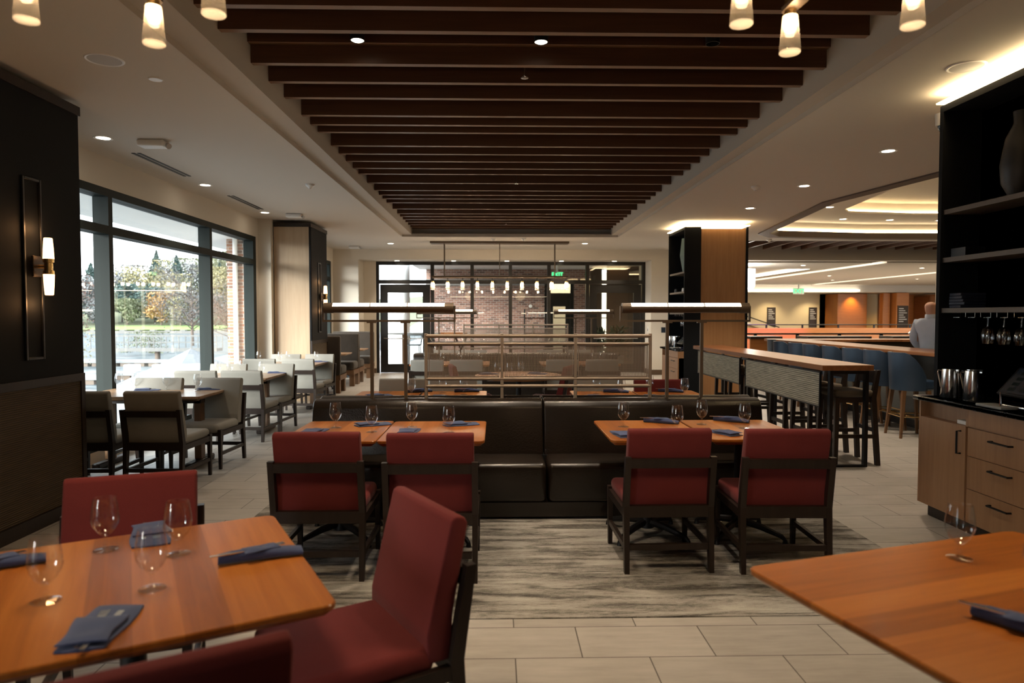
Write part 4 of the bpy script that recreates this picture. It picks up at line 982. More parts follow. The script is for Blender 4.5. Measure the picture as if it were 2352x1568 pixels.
# ================================================================== TABLEWARE
def goblet_proto():
    r = thing('water_goblet', '', 'glass')
    b = B(); b.lathe([(.0075, .047), (.018, .055), (.032, .071), (.041, .090), (.0445, .106), (.0425, .130), (.0385, .158), (.035, .178), (.0343, .180), (.0336, .1785), (.0372, .158), (.041, .13), (.0430, .106), (.0395, .091), (.030, .073), (.015, .058), (.001, .054)], 28); b.obj('bowl', 'goblet_glass', r)
    b = B(); b.lathe([(.001, .0005), (.037, .0), (.0385, .002), (.034, .004), (.012, .008), (.0065, .016), (.0085, .026), (.0062, .033), (.0075, .048), (.001, .050)], 24); b.obj('stem', 'stem_glass', r)
    return r
gob = goblet_proto()
b = B(); b.lathe([(.001, .0005), (.037, .0), (.0385, .002), (.034, .004), (.012, .008), (.0065, .016), (.0085, .026), (.0062, .033), (.018, .055), (.032, .071), (.041, .090), (.0445, .106), (.0425, .130), (.0385, .158), (.035, .180)], 16)
far_gob = tag(b.obj('water_goblet', 'goblet_glass'), '', 'glass')
def goblets(lst, z=.75, proto=None, group=None):
    for x, y, label in lst: place(proto or gob, label, (x, y, z), (x * 7 + y * 3) % 6, group)
goblets([(-1.263, 1.914, 'goblet at the near left of the lower left foreground table'), (-1.335, 2.336, 'goblet at the far left of the lower left foreground table, before the red chair back'),
         (-1.067, 2.287, 'goblet at the far right of the four on the lower left foreground table'), (-1.008, 1.993, 'goblet at the near right of the four on the lower left foreground table'),
         (1.524, 2.186, 'goblet standing alone toward the back of the lower right foreground table'), (1.56, 1.894, 'goblet cut off by the right edge of the picture'),
         (-1.145, 4.866, 'goblet at the back left of the left front tables, leftmost'), (-.855, 4.678, 'goblet second from left on the left front tables, before a dark napkin'), (-.606, 4.882, 'goblet third from left on the left front tables'), (-.325, 4.648, 'goblet rightmost on the left front tables'),
         (.912, 4.857, 'goblet leftmost on the right front tables'), (1.248, 4.665, 'goblet second from left on the right front tables, beside a blue napkin'), (1.507, 4.951, 'goblet third from left on the right front tables, farthest back'), (1.757, 4.771, 'goblet rightmost on the right front tables by the bright reflection'),
         (-.844, 6.781, 'goblet behind the first banquette between the left lamp post and the mesh screen'), (-.554, 7.041, 'goblet behind the left panel of the mesh screen, left of two'), (-.33, 6.881, 'goblet behind the left panel of the mesh screen, right of two'),
         (1.022, 6.927, 'goblet behind the right panel of the mesh screen, leftmost'), (1.234, 6.697, 'goblet behind the right panel of the mesh screen beside a rolled napkin'), (1.582, 6.992, 'goblet behind the right end of the mesh screen'), (1.858, 6.682, 'goblet between the right lamp posts behind the first banquette'),
         (.011, 9.009, 'goblet on the round table, left of three'), (.171, 8.941, 'goblet on the round table, middle of three'), (.325, 9.094, 'goblet on the round table, right of three'),
         (-4.06, 7.42, 'goblet nearest the glass on the nearest window table'), (-3.875, 7.40, 'goblet second from the glass on the nearest window table'), (-3.548, 7.40, 'goblet between two dark napkins on the nearest window table'), (-3.17, 7.30, 'goblet at the aisle end of the nearest window table')])
goblets([(-3.74, 9.227, 'goblet on the middle window table, nearest the glass'), (-3.576, 9.224, 'goblet on the middle window table, second from the glass'), (-3.537, 9.55, 'goblet on the middle window table, farthest back'), (-3.149, 9.214, 'goblet on the middle window table at the aisle end'),
         (-4.08, 11.8, 'goblet on the farthest window table, nearest the glass'), (-3.684, 11.689, 'goblet on the farthest window table, second from the glass'), (-3.6, 11.85, 'goblet on the farthest window table, third from the glass'), (-3.103, 11.8, 'goblet on the farthest window table at the aisle end')], proto=far_gob)
k = 0
for yy, nm in ((11.62, 'near side'), (11.35, 'front edge'), (13.6, 'far side')):
    for x in ((-1.2, -.62, -.28, .95, 1.35, 1.8) if nm != 'front edge' else (-.9, 1.62)):
        goblets([(x, yy, f'{ORD[k]} goblet on the second banquette tables, {nm}, counting from left')], proto=far_gob, group='goblets on the second banquette tables'); k += 1
for k, (x, y) in enumerate(((-3.72, 14.5), (-3.35, 16.4), (-3.68, 16.45))):
    goblets([(x, y, ['small goblet on the nearer booth table', 'small goblet on the farther booth table, aisle side', 'small goblet on the farther booth table, wall side'][k])], proto=far_gob)
for k in range(22):
    x = -1.5 + (k // 2) * .3 + .05 * ((k * 7) % 3); y = 15.9 + .35 * (k % 2)
    goblets([(x, y, f'{ORD[k]} goblet from left on the dark communal table under the far chandelier')], z=.92, proto=far_gob, group='goblets on the communal table')
for k in range(5): goblets([(-2.05 + k * .22, 21.3, f'{ORD[k]} goblet from left on the high table by the brick wall')], z=1.02, proto=far_gob, group='goblets by the brick wall')
goblets([(-2.45, 19.85, 'goblet on the grey terrace table seen through the left glass door')], z=1.04, proto=far_gob)

# ---- napkins with cutlery
def cutlery(r, x0, y, z, ang, kind):
    b = B()
    if kind == 'fork':
        b.box(-.10, .055, -.004, .004, 0, .0025); b.box(.055, .075, -.011, .011, 0, .0025)
        for q in (-.0095, -.0035, .0025, .0085): b.box(.075, .108, q - .0012, q + .0022, 0, .0022)
    else:
        b.box(-.11, .02, -.006, .006, 0, .003); b.box(.02, .105, -.0085, .0075, .0003, .0022)
    b.move(Matrix.Translation((x0, y, z)) @ Matrix.Rotation(R(ang), 4, 'Z')); b.obj(kind, 'steel', r, smooth=None)
def cloth_slab(b, w, d, z0, th, amp, seed, m=None):
    n, k = 14, 8; rr = random.Random(seed); ph = rr.random() * 6
    top = [[None] * (k + 1) for _ in range(n + 1)]; bot = [[None] * (k + 1) for _ in range(n + 1)]
    for i in range(n + 1):
        for j in range(k + 1):
            u = i / n - .5; v = j / k - .5
            e = 1 - max(abs(u) * 2, abs(v) * 2) ** 6 * .55
            x = u * w * (1 + .06 * math.sin(3 * v + ph)); y = v * d * (1 + .10 * math.sin(5 * u + ph))
            top[i][j] = b.bm.verts.new((x, y, z0 + th * e + amp * math.sin(9 * u + ph) * math.cos(4 * v) * e)); bot[i][j] = b.bm.verts.new((x, y, z0))
    fs = []
    for i in range(n):
        for j in range(k):
            b.bm.faces.new((top[i][j], top[i + 1][j], top[i + 1][j + 1], top[i][j + 1])); b.bm.faces.new((bot[i][j + 1], bot[i + 1][j + 1], bot[i + 1][j], bot[i][j]))
    for i in range(n):
        b.bm.faces.new((bot[i][0], bot[i + 1][0], top[i + 1][0], top[i][0])); b.bm.faces.new((top[i][k], top[i + 1][k], bot[i + 1][k], bot[i][k]))
    for j in range(k):
        b.bm.faces.new((top[0][j], top[0][j + 1], bot[0][j + 1], bot[0][j])); b.bm.faces.new((bot[n][j], bot[n][j + 1], top[n][j + 1], top[n][j]))
def napkin_flat():
    r = thing('napkin_bundle', '', 'napkin')
    b = B(); cloth_slab(b, .25, .12, 0, .012, .0015, 1); b.obj('cloth', 'napkin_cloth', r, smooth=60)
    b = B(); cloth_slab(b, .15, .115, .0145, .009, .002, 2); b.move(Matrix.Translation((-.045, .003, 0)) @ Matrix.Rotation(R(4), 4, 'Z')); b.obj('folded_flap', 'napkin_cloth', r, smooth=60)
    cutlery(r, -.03, .012, .0118, 4, 'fork'); cutlery(r, -.035, -.018, .0118, -2, 'knife'); return r
def napkin_roll():
    r = thing('napkin_bundle', '', 'napkin')
    b = B(); n = 16; L = .13
    secs = [(-L, .0155, .017), (-.09, .0195, .02), (-.03, .024, .021), (.03, .026, .019), (.09, .03, .016), (L, .034, .012)]
    rings = [[b.bm.verts.new((x, math.cos(2 * math.pi * i / n) * ry, h * .52 + math.sin(2 * math.pi * i / n) * h * .5)) for i in range(n)] for x, ry, h in [(x, ry, h * 1.9) for x, ry, h in secs]]
    for p, q in zip(rings, rings[1:]):
        for i in range(n): b.bm.faces.new((p[i], q[i], q[(i + 1) % n], p[(i + 1) % n]))
    b.bm.faces.new(rings[-1])
    pr = rings[0]
    for s, dx in ((.72, 0), (.55, .006), (.3, .003), (.12, 0)):
        c = Vector((-L, 0, .017)); q = [b.bm.verts.new((-L + dx, (v.co.y) * s, .017 + (v.co.z - .017) * s)) for v in rings[0]]
        for i in range(n): b.bm.faces.new((pr[(i + 1) % n], q[(i + 1) % n], q[i], pr[i]))
        pr = q
    b.bm.faces.new(pr[::-1]); b.obj('cloth', 'napkin_cloth', r, smooth=60)
    b = B(); cloth_slab(b, .11, .058, 0, .006, .003, 5); b.move(Matrix.Translation((.0, .004, .0335)) @ Matrix.Rotation(R(14), 4, 'Z')); b.obj('folded_flap', 'napkin_cloth', r, smooth=60)
    cutlery(r, -.03, .004, .0345, 12, 'fork'); cutlery(r, -.045, -.008, .034, 8, 'knife'); return r
nf, nr = napkin_flat(), napkin_roll()
NG = 'napkin bundles on the dining tables'
def nap(p, x, y, rz, label, z=.7502): place(p, label, (x, y, z), R(rz), NG)
nap(nf, -1.012, 1.745, 98, 'broad folded blue napkin with fork at the near edge of the left foreground table')
nap(nr, -.775, 2.235, 23, 'rolled navy napkin with cutlery along the right edge of the left foreground table')
nap(nr, -1.58, 2.165, 33, 'rolled navy napkin behind the leftmost foreground goblet, cut off by the left edge')
nap(nf, -1.255, 2.475, -62, 'dark napkin bundle behind the goblets at the back of the left foreground table')
nap(nr, 1.34, 1.655, -58, 'dark navy napkin with a fork at the right edge on the right foreground table')
nap(nf, -.90, 4.985, 25, 'navy napkin behind the second goblet on the left front tables'); nap(nf, -.255, 4.975, 20, 'navy napkin at the right back of the left front tables')
nap(nf, -1.25, 4.69, 80, 'blue napkin corner showing above the leftmost red chair'); nap(nf, -.60, 4.68, 85, 'blue napkin corner showing above the second red chair')
nap(nr, 1.224, 5.02, -25, 'folded blue napkin left of the second goblet on the right front tables'); nap(nr, 1.765, 5.07, -30, 'dark blue rolled napkin at the back right of the right front tables')
nap(nf, .85, 4.54, 95, 'blue napkin with a white fold at the left end of the right front tables'); nap(nf, 1.55, 4.58, 110, 'blue napkin with a fork between the two right red chairs')
nap(nf, -1.164, 6.79, 35, 'blue napkin behind the first banquette beside the left lamp post'); nap(nf, -.555, 6.68, 85, 'blue napkin behind the left mesh panel at the near table edge')
nap(nr, -.31, 7.12, 10, 'dark rolled napkin right of the goblets behind the left mesh panel'); nap(nr, -.80, 7.1, 20, 'dark napkin half hidden behind the second left lamp post')
nap(nf, .966, 6.66, 85, 'blue napkin at the left end of the right tables behind the first banquette'); nap(nr, 1.241, 7.03, -15, 'navy rolled napkin beside a goblet behind the right mesh panel')
nap(nf, 1.524, 6.66, 80, 'blue napkin by the right end post of the mesh screen'); nap(nr, 1.82, 7.06, -20, 'navy rolled napkin beside the right lamp posts behind the first banquette')
nap(nf, -.10, 9.28, 20, 'blue napkin bundle at the left of the round table'); nap(nf, .56, 9.30, -15, 'blue napkin bundle at the right of the round table')
nap(nf, -3.729, 7.36, 15, 'dark navy napkin on the nearest window table between the middle goblets'); nap(nf, -3.10, 7.42, 10, 'dark navy napkin at the aisle end of the nearest window table')
nap(nf, -3.635, 9.58, 15, 'dark napkin on the middle window table behind the goblets'); nap(nf, -3.05, 9.55, 10, 'dark napkin at the aisle end of the middle window table')
nap(nf, -3.03, 11.8, 10, 'dark napkin at the aisle end of the farthest window table'); nap(nf, -3.42, 14.45, 10, 'dark napkin on the nearer booth table')

# ================================================================== CEILING FIXTURES
dl = thing('recessed_downlight', '', 'light')
b = B(); b.lathe([(.062, -.001), (.085, -.006), (.088, 0), (.062, 0)], 28, closed=False); b.obj('trim_ring', 'white_plastic', dl)
b = B(); b.lathe([(.001, -.0015), (.062, -.0015)], 24); b.obj('lens', 'downlight_glow', dl, smooth=None)
def down(x, y, label, z=H, pw=50, spot=True):
    place(dl, label, (x, y, z), 0)
    if spot: lamp('SPOT', 'downlight_lamp', (x, y, z - .03), pw, (1, .82, .62), spot_size=R(88), spot_blend=.55, shadow_soft_size=.05)
for k, (x, y) in enumerate(((-3.77, 6.71), (-3.8, 9.08), (-3.83, 11.47))): down(x, y, ['nearest', 'middle', 'farthest'][k] + ' lit recessed downlight in the row above the window wall', pw=45)
down(-2.5, 16.3, 'lit recessed downlight left of the far chandelier', pw=120); down(2.1, 16.2, 'lit recessed downlight right of the far chandelier', pw=120)
for k, (x, y) in enumerate(((4.06, 7.05), (4.05, 8.96), (4.03, 10.83))): down(x, y, ['nearest', 'middle', 'farthest'][k] + ' lit recessed downlight in the row above the bar-height table', pw=150)
for k, x in enumerate((-2.62, -1.13, .28, 1.73, 3.14)): down(x, 18.16, ORD[k] + ' small downlight from left in the soffit over the storefront', z=2.99, pw=60)
for k, (x, y) in enumerate(((6.2, 10.57), (6.2, 12.64), (7.25, 14.2), (8.3, 14.3), (9.4, 14.35))): down(x, y, ORD[k] + ' downlight counting around the rim of the bar ceiling tray', z=3.56, pw=90)
for k, (x, y) in enumerate(((8.6, 19.0), (7.0, 24), (6.5, 26.5), (11.8, 24), (12.6, 20), (13.4, 27), (16.2, 26))): down(x, y, ORD[k] + ' small lobby ceiling downlight counting from the near left', z=LZ, pw=40, spot=k % 2 == 0)
b = B(); b.lathe([(.001, -.008), (.044, -.008), (.05, 0), (.001, 0)], 28); tag(b.obj('ceiling_cover', 'white_plastic', loc=(-2.451, 5.04, H)), 'small blank white disc on the ceiling right of the round speaker', 'cover')
for nm, x, y, rr_, lab in (('ceiling_speaker', -2.606, 4.674, .115, 'round grey ceiling speaker at the upper left above the black pillar'), ('ceiling_speaker', 3.218, 4.668, .115, 'round grey ceiling speaker at the upper right beside the glowing cove')):
    r = thing(nm, lab, 'speaker', (x, y, H)); b = B(); b.lathe([(rr_ - .012, -.004), (rr_, -.006), (rr_ + .006, 0), (rr_ - .012, 0)], 36); b.obj('rim', 'white_plastic', r)
    b = B(); b.lathe([(.001, -.005), (rr_ * .7, -.0045), (rr_ - .012, -.003)], 36); b.obj('grille', 'grey_grille', r)
b = B(); b.lathe([(.001, -.004), (.1, -.004), (.105, 0), (.001, 0)], 32); tag(b.obj('ceiling_speaker', 'ceiling_paint', loc=(3.2, 12.2, H)), 'faint round speaker flush in the ceiling before the far right shelf pillar', 'speaker')
for k, (x, y) in enumerate(((-3.34, 6.8), (-3.385, 11.6), (-3.475, 16.9))):
    r = thing('emergency_light', ['nearest', 'middle', 'farthest'][k] + ' white emergency light box on the ceiling over the window side', 'lamp', (x, y, H))
    b = B(); b.box(-.13, .13, -.08, .08, -.065, 0, .02, 3); b.obj('housing', 'white_plastic', r); b = B(); b.cyl((.13, .0, -.04), (.16, -.02, -.06), .022, .028, 12); b.obj('lamp_head', 'grey_grille', r)
for k, (x, y) in enumerate(((-2.417, 8.99), (-.066, 15.15), (.607, 15.14), (3.42, 9.0), (6.1, 15.2))):
    r = thing('smoke_detector', ['white smoke detector by the left edge of the coffer', 'white smoke detector behind the coffer, left of two', 'white smoke detector behind the coffer, right of two', 'white smoke detector right of the coffer', 'white detector below the corner of the bar ceiling tray'][k], 'detector', (x, y, H))
    b = B(); b.lathe([(.001, -.055), (.02, -.055), (.028, -.04), (.055, -.022), (.06, 0), (.001, 0)], 24); b.obj('body', 'white_plastic', r); b = B(); b.lathe([(.001, -.062), (.014, -.06), (.018, -.054), (.001, -.054)], 16); b.obj('sensor', 'grey_grille', r)
for k, (ya, yb) in enumerate(((7.31, 8.5), (9.86, 11.1))):
    r = thing('slot_diffuser', ['nearer', 'farther'][k] + ' double black slot air diffuser in the ceiling by the window wall', 'vent', (-3.78, ya, H))
    for dx in (-.04, .02):
        b = B(); b.box(dx, dx + .034, 0, yb - ya, -.006, 0); b.obj('slot', 'black_paint', r, smooth=None)
r = thing('dome_camera', 'white dome security camera hanging beside the near right shelf pillar', 'camera', (3.78, 5.75, H))
b = B(); b.lathe([(.001, -.10), (.06, -.10), (.062, -.04), (.066, 0), (.001, 0)], 24); b.obj('housing', 'white_plastic', r); b = B(); b.lathe([(.001, -.155), (.025, -.148), (.042, -.12), (.045, -.10), (.001, -.10)], 20); b.obj('dome', 'dark_screen', r)
for k, (x, y) in enumerate(((.22, 5.35), (.28, 9.6), (.2, 13.9))):
    b = B(); b.cyl((0, 0, 3.72), (0, 0, 3.40), .008, seg=8); b.lathe([(.001, -.02), (.03, -.018), (.03, -.014), (.001, -.012)], 12, (0, 0, 3.40)); tag(b.obj('sprinkler', 'steel', loc=(x, y, 0)), ['nearest', 'middle', 'farthest'][k] + ' small sprinkler head hanging between the coffer slats', 'sprinkler')
for k, (x, y) in enumerate(((-.98, 4.93), (.32, 4.93), (1.55, 4.93))):
    r = thing('coffer_spotlight', ['left glowing amber spotlight recessed between the coffer slats', 'right glowing amber spotlight recessed between the coffer slats', 'dim spotlight between the coffer slats near the right pendant cluster'][k], 'light', (x, y, 3.49))
    b = B(); b.lathe([(.045, 0), (.05, .0), (.05, .22), (.045, .22)], 20); b.obj('can', 'black_paint', r)
    if k < 2:
        b = B(); b.lathe([(.001, -.004), (.03, -.004), (.045, .004)], 20); b.obj('lens', 'downlight_glow', r, smooth=None)
        lamp('SPOT', 'coffer_spot_lamp', (x, y, 3.47), 60, (1, .74, .46), spot_size=R(80), spot_blend=.6, shadow_soft_size=.04)
for x, y, w in ((.4, 4.93, 70), (.38, 3.7, 45), (-.75, 4.93, 45), (1.5, 4.93, 60), (-.98, 8.3, 70), (.5, 8.3, 70), (1.6, 8.3, 70), (-.9, 6.75, 60), (1.6, 6.75, 60), (-.6, 12.0, 70), (1.3, 12.0, 70), (.33, 10.2, 70), (-.9, 13.5, 60), (1.6, 13.5, 60)):
    lamp('SPOT', 'coffer_spot_lamp', (x, y, 3.42), w, (1, .83, .64), spot_size=R(84), spot_blend=.6, shadow_soft_size=.04)

# ---- pendant glass: thick clear tapered shade round a warm bulb
def pendant_parts(r, x, y, z, s=1.0, detail=True):
    """z: bottom of the glass"""
    b = B(); b.lathe([(.001, .150 * s), (.022 * s, .150 * s), (.024 * s, .185 * s), (.016 * s, .19 * s), (.001, .19 * s)], 14, (x, y, z)); b.obj('socket', 'gold_metal', r)
    b = B(); m = 28 if detail else 12
    b.lathe([(.0415 * s, .006 * s), (.0415 * s, .02 * s), (.031 * s, .13 * s), (.029 * s, .15 * s)], m, (x, y, z)); g = b.obj('glass_shade', 'shade_glass', r)
    b = B(); b.lathe([(.001, .014 * s), (.034 * s, .012 * s), (.0405 * s, .010 * s), (.0415 * s, .004 * s), (.038 * s, .0), (.001, .003 * s)], m, (x, y, z)); b.obj('glass_base', 'frosted_glass', g)
    b = B(); b.lathe([(.001, .085 * s), (.016 * s, .088 * s), (.023 * s, .105 * s), (.0245 * s, .148 * s), (.001, .15 * s)], 12, (x, y, z)); b.obj('bulb', 'bulb_glow' if detail else 'far_bulb_glow', g)
def cross_chandelier(cx, cy, pts, zb, label):
    r = thing('cross_chandelier', label, 'lamp', (cx, cy, 0))
    b = B(); b.cyl((0, 0, zb + .20), (0, 0, H), .012, seg=10); b.lathe([(.001, H - .03), (.07, H - .03), (.075, H), (.001, H)], 20); b.lathe([(.001, zb + .16), (.05, zb + .16), (.05, zb + .215), (.001, zb + .215)], 20); b.obj('stem', 'bronze_dark', r)
    for (x, y) in pts:
        dx, dy = x - cx, y - cy; L = math.hypot(dx, dy); ux, uy = dx / L, dy / L
        b = B(); b.prism([(.0, -.032), (L + .02, -.028), (L + .05, 0), (L + .02, .028), (0, .032)], zb + .172, zb + .19, 'Z'); b.move(Matrix.Rotation(math.atan2(dy, dx), 4, 'Z')); b.obj('arm', 'bronze_dark', r, smooth=None)
        b = B(); b.cyl((dx, dy, zb + .19), (dx, dy, zb + .235), .022, seg=16); b.obj('bulb_cup', 'gold_metal', r)
        pendant_parts(r, dx, dy, zb, 1.0)
    lamp('SPOT', 'pendant_lamp', (cx, cy, zb - .05), 75, (1, .74, .46), spot_size=R(125), spot_blend=.9, shadow_soft_size=.2)
    lamp('POINT', 'pendant_lamp', (cx, cy, zb - .06), 5, (1, .70, .40), shadow_soft_size=.25)
    return r
cross_chandelier(-1.33, 2.42, ((-1.68, 2.525), (-1.33, 2.73), (-.99, 2.46), (-1.40, 2.08)), 2.6, 'bronze cross shaped chandelier with clear glass shades at the upper left')
cross_chandelier(1.2, 2.40, ((.89, 2.50), (1.18, 2.76), (1.52, 2.50), (1.23, 2.06)), 2.6, 'bronze cross shaped chandelier with clear glass shades at the upper right')
r = thing('linear_chandelier', 'long bronze linear chandelier with two rows of small glass pendants at the far end', 'lamp', (.08, 15.9, 0))
b = B(); b.box(-1.6, 1.6, -.16, .16, H - .045, H, .004, 1); b.obj('canopy', 'bronze_dark', r)
b = B()
for x in (-1.28, 0, 1.28):
    for y in (-.1, .1): b.cyl((x, y, 2.46), (x, y, H - .04), .009, seg=8)
b.obj('rod', 'bronze_dark', r)
for y in (-.12, .12):
    b = B(); b.box(-1.57, 1.57, y - .03, y + .03, 2.42, 2.46); b.obj('rail', 'bronze_dark', r, smooth=None)
    for k in range(10):
        x = -1.55 + k * 3.1 / 9
        b = B(); b.cyl((x, y, 2.33), (x, y, 2.42), .005, seg=6); b.obj('cord', 'black_metal', r)
        pendant_parts(r, x, y, 2.14, 1.05, False)
lamp('AREA', 'linear_chandelier_lamp', (.08, 15.9, 2.12), 50, (1, .74, .48), shape='RECTANGLE', size=3.0, size_y=.3)

for x, y in ((4.05, 4.9), (7.5, 8.2), (7.6, 11.5), (10.5, 12.0), (4.6, 15.0), (8.5, 16.2)):  # added fill spots without fixtures, to brighten the bar side and right ceiling
    lamp('SPOT', 'bar_fill_spot', (x, y, 3.22), 55, (1, .82, .6), spot_size=R(100), spot_blend=.6, shadow_soft_size=.05)

for x, y in ((-3.1, 14.3), (-2.6, 13.0), (3.1, 16.2), (2.9, 13.8)):  # more unseen spots, added only to lift the brightness of the far end
    lamp('SPOT', 'far_fill_spot', (x, y, 3.22), 80, (1, .82, .6), spot_size=R(100), spot_blend=.6, shadow_soft_size=.05)
# ================================================================== PERSON behind the bar
def skin_obj(name, mat, parent, verts, edges, root=0, sub=2):
    me = bpy.data.meshes.new(name); me.from_pydata([v[:3] for v in verts], edges, []); me.materials.append(M[mat])
    o = bpy.data.objects.new(name, me); COL.objects.link(o); o.parent = parent
    o.modifiers.new('skin', 'SKIN'); s = o.modifiers.new('sub', 'SUBSURF'); s.levels = sub; s.render_levels = sub
    for i, v in enumerate(verts):
        d = me.skin_vertices[0].data[i]; d.radius = (v[3], v[4] if len(v) > 4 else v[3]); d.use_root = (i == root)
    dg = bpy.context.evaluated_depsgraph_get(); m2 = bpy.data.meshes.new_from_object(o.evaluated_get(dg)); o.modifiers.clear(); o.data = m2
    m2.polygons.foreach_set('use_smooth', [True] * len(m2.polygons)); return o
# faces +Y in its own frame; turned so that he looks to the right, away from the camera
p = thing('person', 'bald person in a light blue grey shirt behind the bar, turned away to the right', 'person', (6.46, 10.0, 0), R(-58)); p.scale = (1.03, 1.03, 1.0)
body = [(0, 0, .97, .13, .10), (0, .01, 1.10, .125, .095), (0, .015, 1.25, .15, .105), (0, .0, 1.40, .14, .095), (0, -.005, 1.49, .065, .06), (0, .012, 1.55, .055, .058),
        (.17, -.01, 1.42, .055), (.22, .01, 1.17, .045), (.20, .20, 1.02, .036), (.17, .30, .98, .028), (-.17, -.01, 1.42, .055), (-.23, .01, 1.17, .045), (-.20, .20, 1.02, .036), (-.17, .30, .98, .028),
        (.09, 0, .88, .09), (.10, .01, .50, .062), (.10, -.01, .10, .042), (.11, .13, .035, .038), (-.09, 0, .88, .09), (-.10, .01, .50, .062), (-.10, -.01, .10, .042), (-.11, .13, .035, .038)]
edges = [(0, 1), (1, 2), (2, 3), (3, 4), (4, 5), (3, 6), (6, 7), (7, 8), (8, 9), (3, 10), (10, 11), (11, 12), (12, 13), (0, 14), (14, 15), (15, 16), (16, 17), (0, 18), (18, 19), (19, 20), (20, 21)]
for s, w in ((1, 9), (-1, 13)):          # palm and fingers
    px, py, pz = body[w][:3]
    n = len(body); body.append((px - s * .005, py + .05, pz - .005, .027, .016)); edges.append((w, n))
    for k, (dx, L) in enumerate(((-.027, .06), (-.009, .07), (.009, .066), (.026, .052))):
        a = len(body); body.append((px + dx, py + .085, pz - .008, .0095)); body.append((px + dx * 1.1, py + .085 + L * .55, pz - .02, .0085)); body.append((px + dx * 1.1, py + .085 + L * .85, pz - .045, .0075)); edges += [(n, a), (a, a + 1), (a + 1, a + 2)]
    a = len(body); body.append((px - s * .035, py + .045, pz - .01, .010)); body.append((px - s * .045, py + .085, pz - .025, .0085)); edges += [(n, a), (a, a + 1)]
o = skin_obj('body', 'skin', p, body, edges)
# head: lofted rings joined into the same body mesh
bm = bmesh.new(); bm.from_mesh(o.data)
def ring_at(z, rx, ry, cy, n=20):
    out = []
    for k in range(n):
        a = 2 * math.pi * k / n; out.append(bm.verts.new((rx * math.cos(a), cy + ry * math.sin(a), z)))
    return out
prof = [(1.47, .060, .060, -.002), (1.52, .064, .068, .004), (1.555, .067, .082, .016), (1.585, .066, .088, .016), (1.615, .071, .094, .010), (1.645, .074, .097, .005), (1.675, .075, .098, .0), (1.70, .071, .093, -.004), (1.725, .058, .077, -.006), (1.742, .036, .048, -.007)]
rings = [ring_at(z, rx * 1.1, ry * 1.1, c_) for z, rx, ry, c_ in prof]
for a, c in zip(rings, rings[1:]):
    for k in range(20): bm.faces.new((a[k], a[(k + 1) % 20], c[(k + 1) % 20], c[k]))
top = bm.verts.new((0, -.007, 1.749))
for k in range(20): bm.faces.new((rings[-1][k], rings[-1][(k + 1) % 20], top))
bm.faces.new(rings[0][::-1])
def blob(c, r):
    t_ = bmesh.new(); bmesh.ops.create_uvsphere(t_, u_segments=12, v_segments=8, radius=1); mp = {}
    for v in t_.verts: mp[v] = bm.verts.new((c[0] + v.co.x * r[0], c[1] + v.co.y * r[1], c[2] + v.co.z * r[2]))
    for f in t_.faces: bm.faces.new([mp[v] for v in f.verts])
    t_.free()
for s in (-1, 1): blob((s * .076, -.004, 1.632), (.009, .018, .031)); blob((s * .03, .088, 1.655), (.012, .008, .008))
blob((0, .105, 1.622), (.013, .018, .022)); blob((0, .093, 1.585), (.024, .009, .006)); blob((0, .085, 1.553), (.025, .02, .016))
bm.to_mesh(o.data); bm.free(); o.data.polygons.foreach_set('use_smooth', [True] * len(o.data.polygons))
for s in (-1, 1):
    b = B(); b.lathe([(.001, -.006), (.005, -.003), (.006, 0), (.005, .003), (.001, .006)], 10, (s * .03, .0955, 1.656)); e = b.obj('eye', 'black_paint', p)
sh = [(0, 0, .93, .15, .125), (0, .01, 1.08, .155, .13), (0, .015, 1.24, .178, .135), (0, -.0, 1.41, .165, .115), (0, -.004, 1.505, .085, .08),
      (.185, -.01, 1.445, .072), (.235, .0, 1.20, .064), (.228, .10, 1.09, .055), (.21, .17, 1.04, .048), (-.185, -.01, 1.445, .072), (-.245, .0, 1.20, .064), (-.23, .10, 1.09, .055), (-.212, .17, 1.04, .048)]
s_ = skin_obj('shirt', 'shirt_cloth', p, sh, [(0, 1), (1, 2), (2, 3), (3, 4), (3, 5), (5, 6), (6, 7), (7, 8), (3, 9), (9, 10), (10, 11), (11, 12)])
b = B(); b.lathe([(.070, 1.49), (.086, 1.50), (.080, 1.558), (.074, 1.566), (.070, 1.555), (.070, 1.49)], 24); b.obj('collar', 'shirt_cloth', p)
skin_obj('trousers', 'trouser_cloth', p, [(0, 0, .96, .15, .12), (.095, 0, .85, .105), (.105, .01, .48, .08), (.105, -.01, .09, .065), (-.095, 0, .85, .105), (-.105, .01, .48, .08), (-.105, -.01, .09, .065)], [(0, 1), (1, 2), (2, 3), (0, 4), (4, 5), (5, 6)])
for s in (-1, 1):
    b = B(); b.prism([(-.07, 0), (.20, 0), (.20, .04), (.08, .09), (-.07, .09)], s * .105 - .045, s * .105 + .045, 'X', .02, 3); b.obj('shoe', 'black_paint', p)

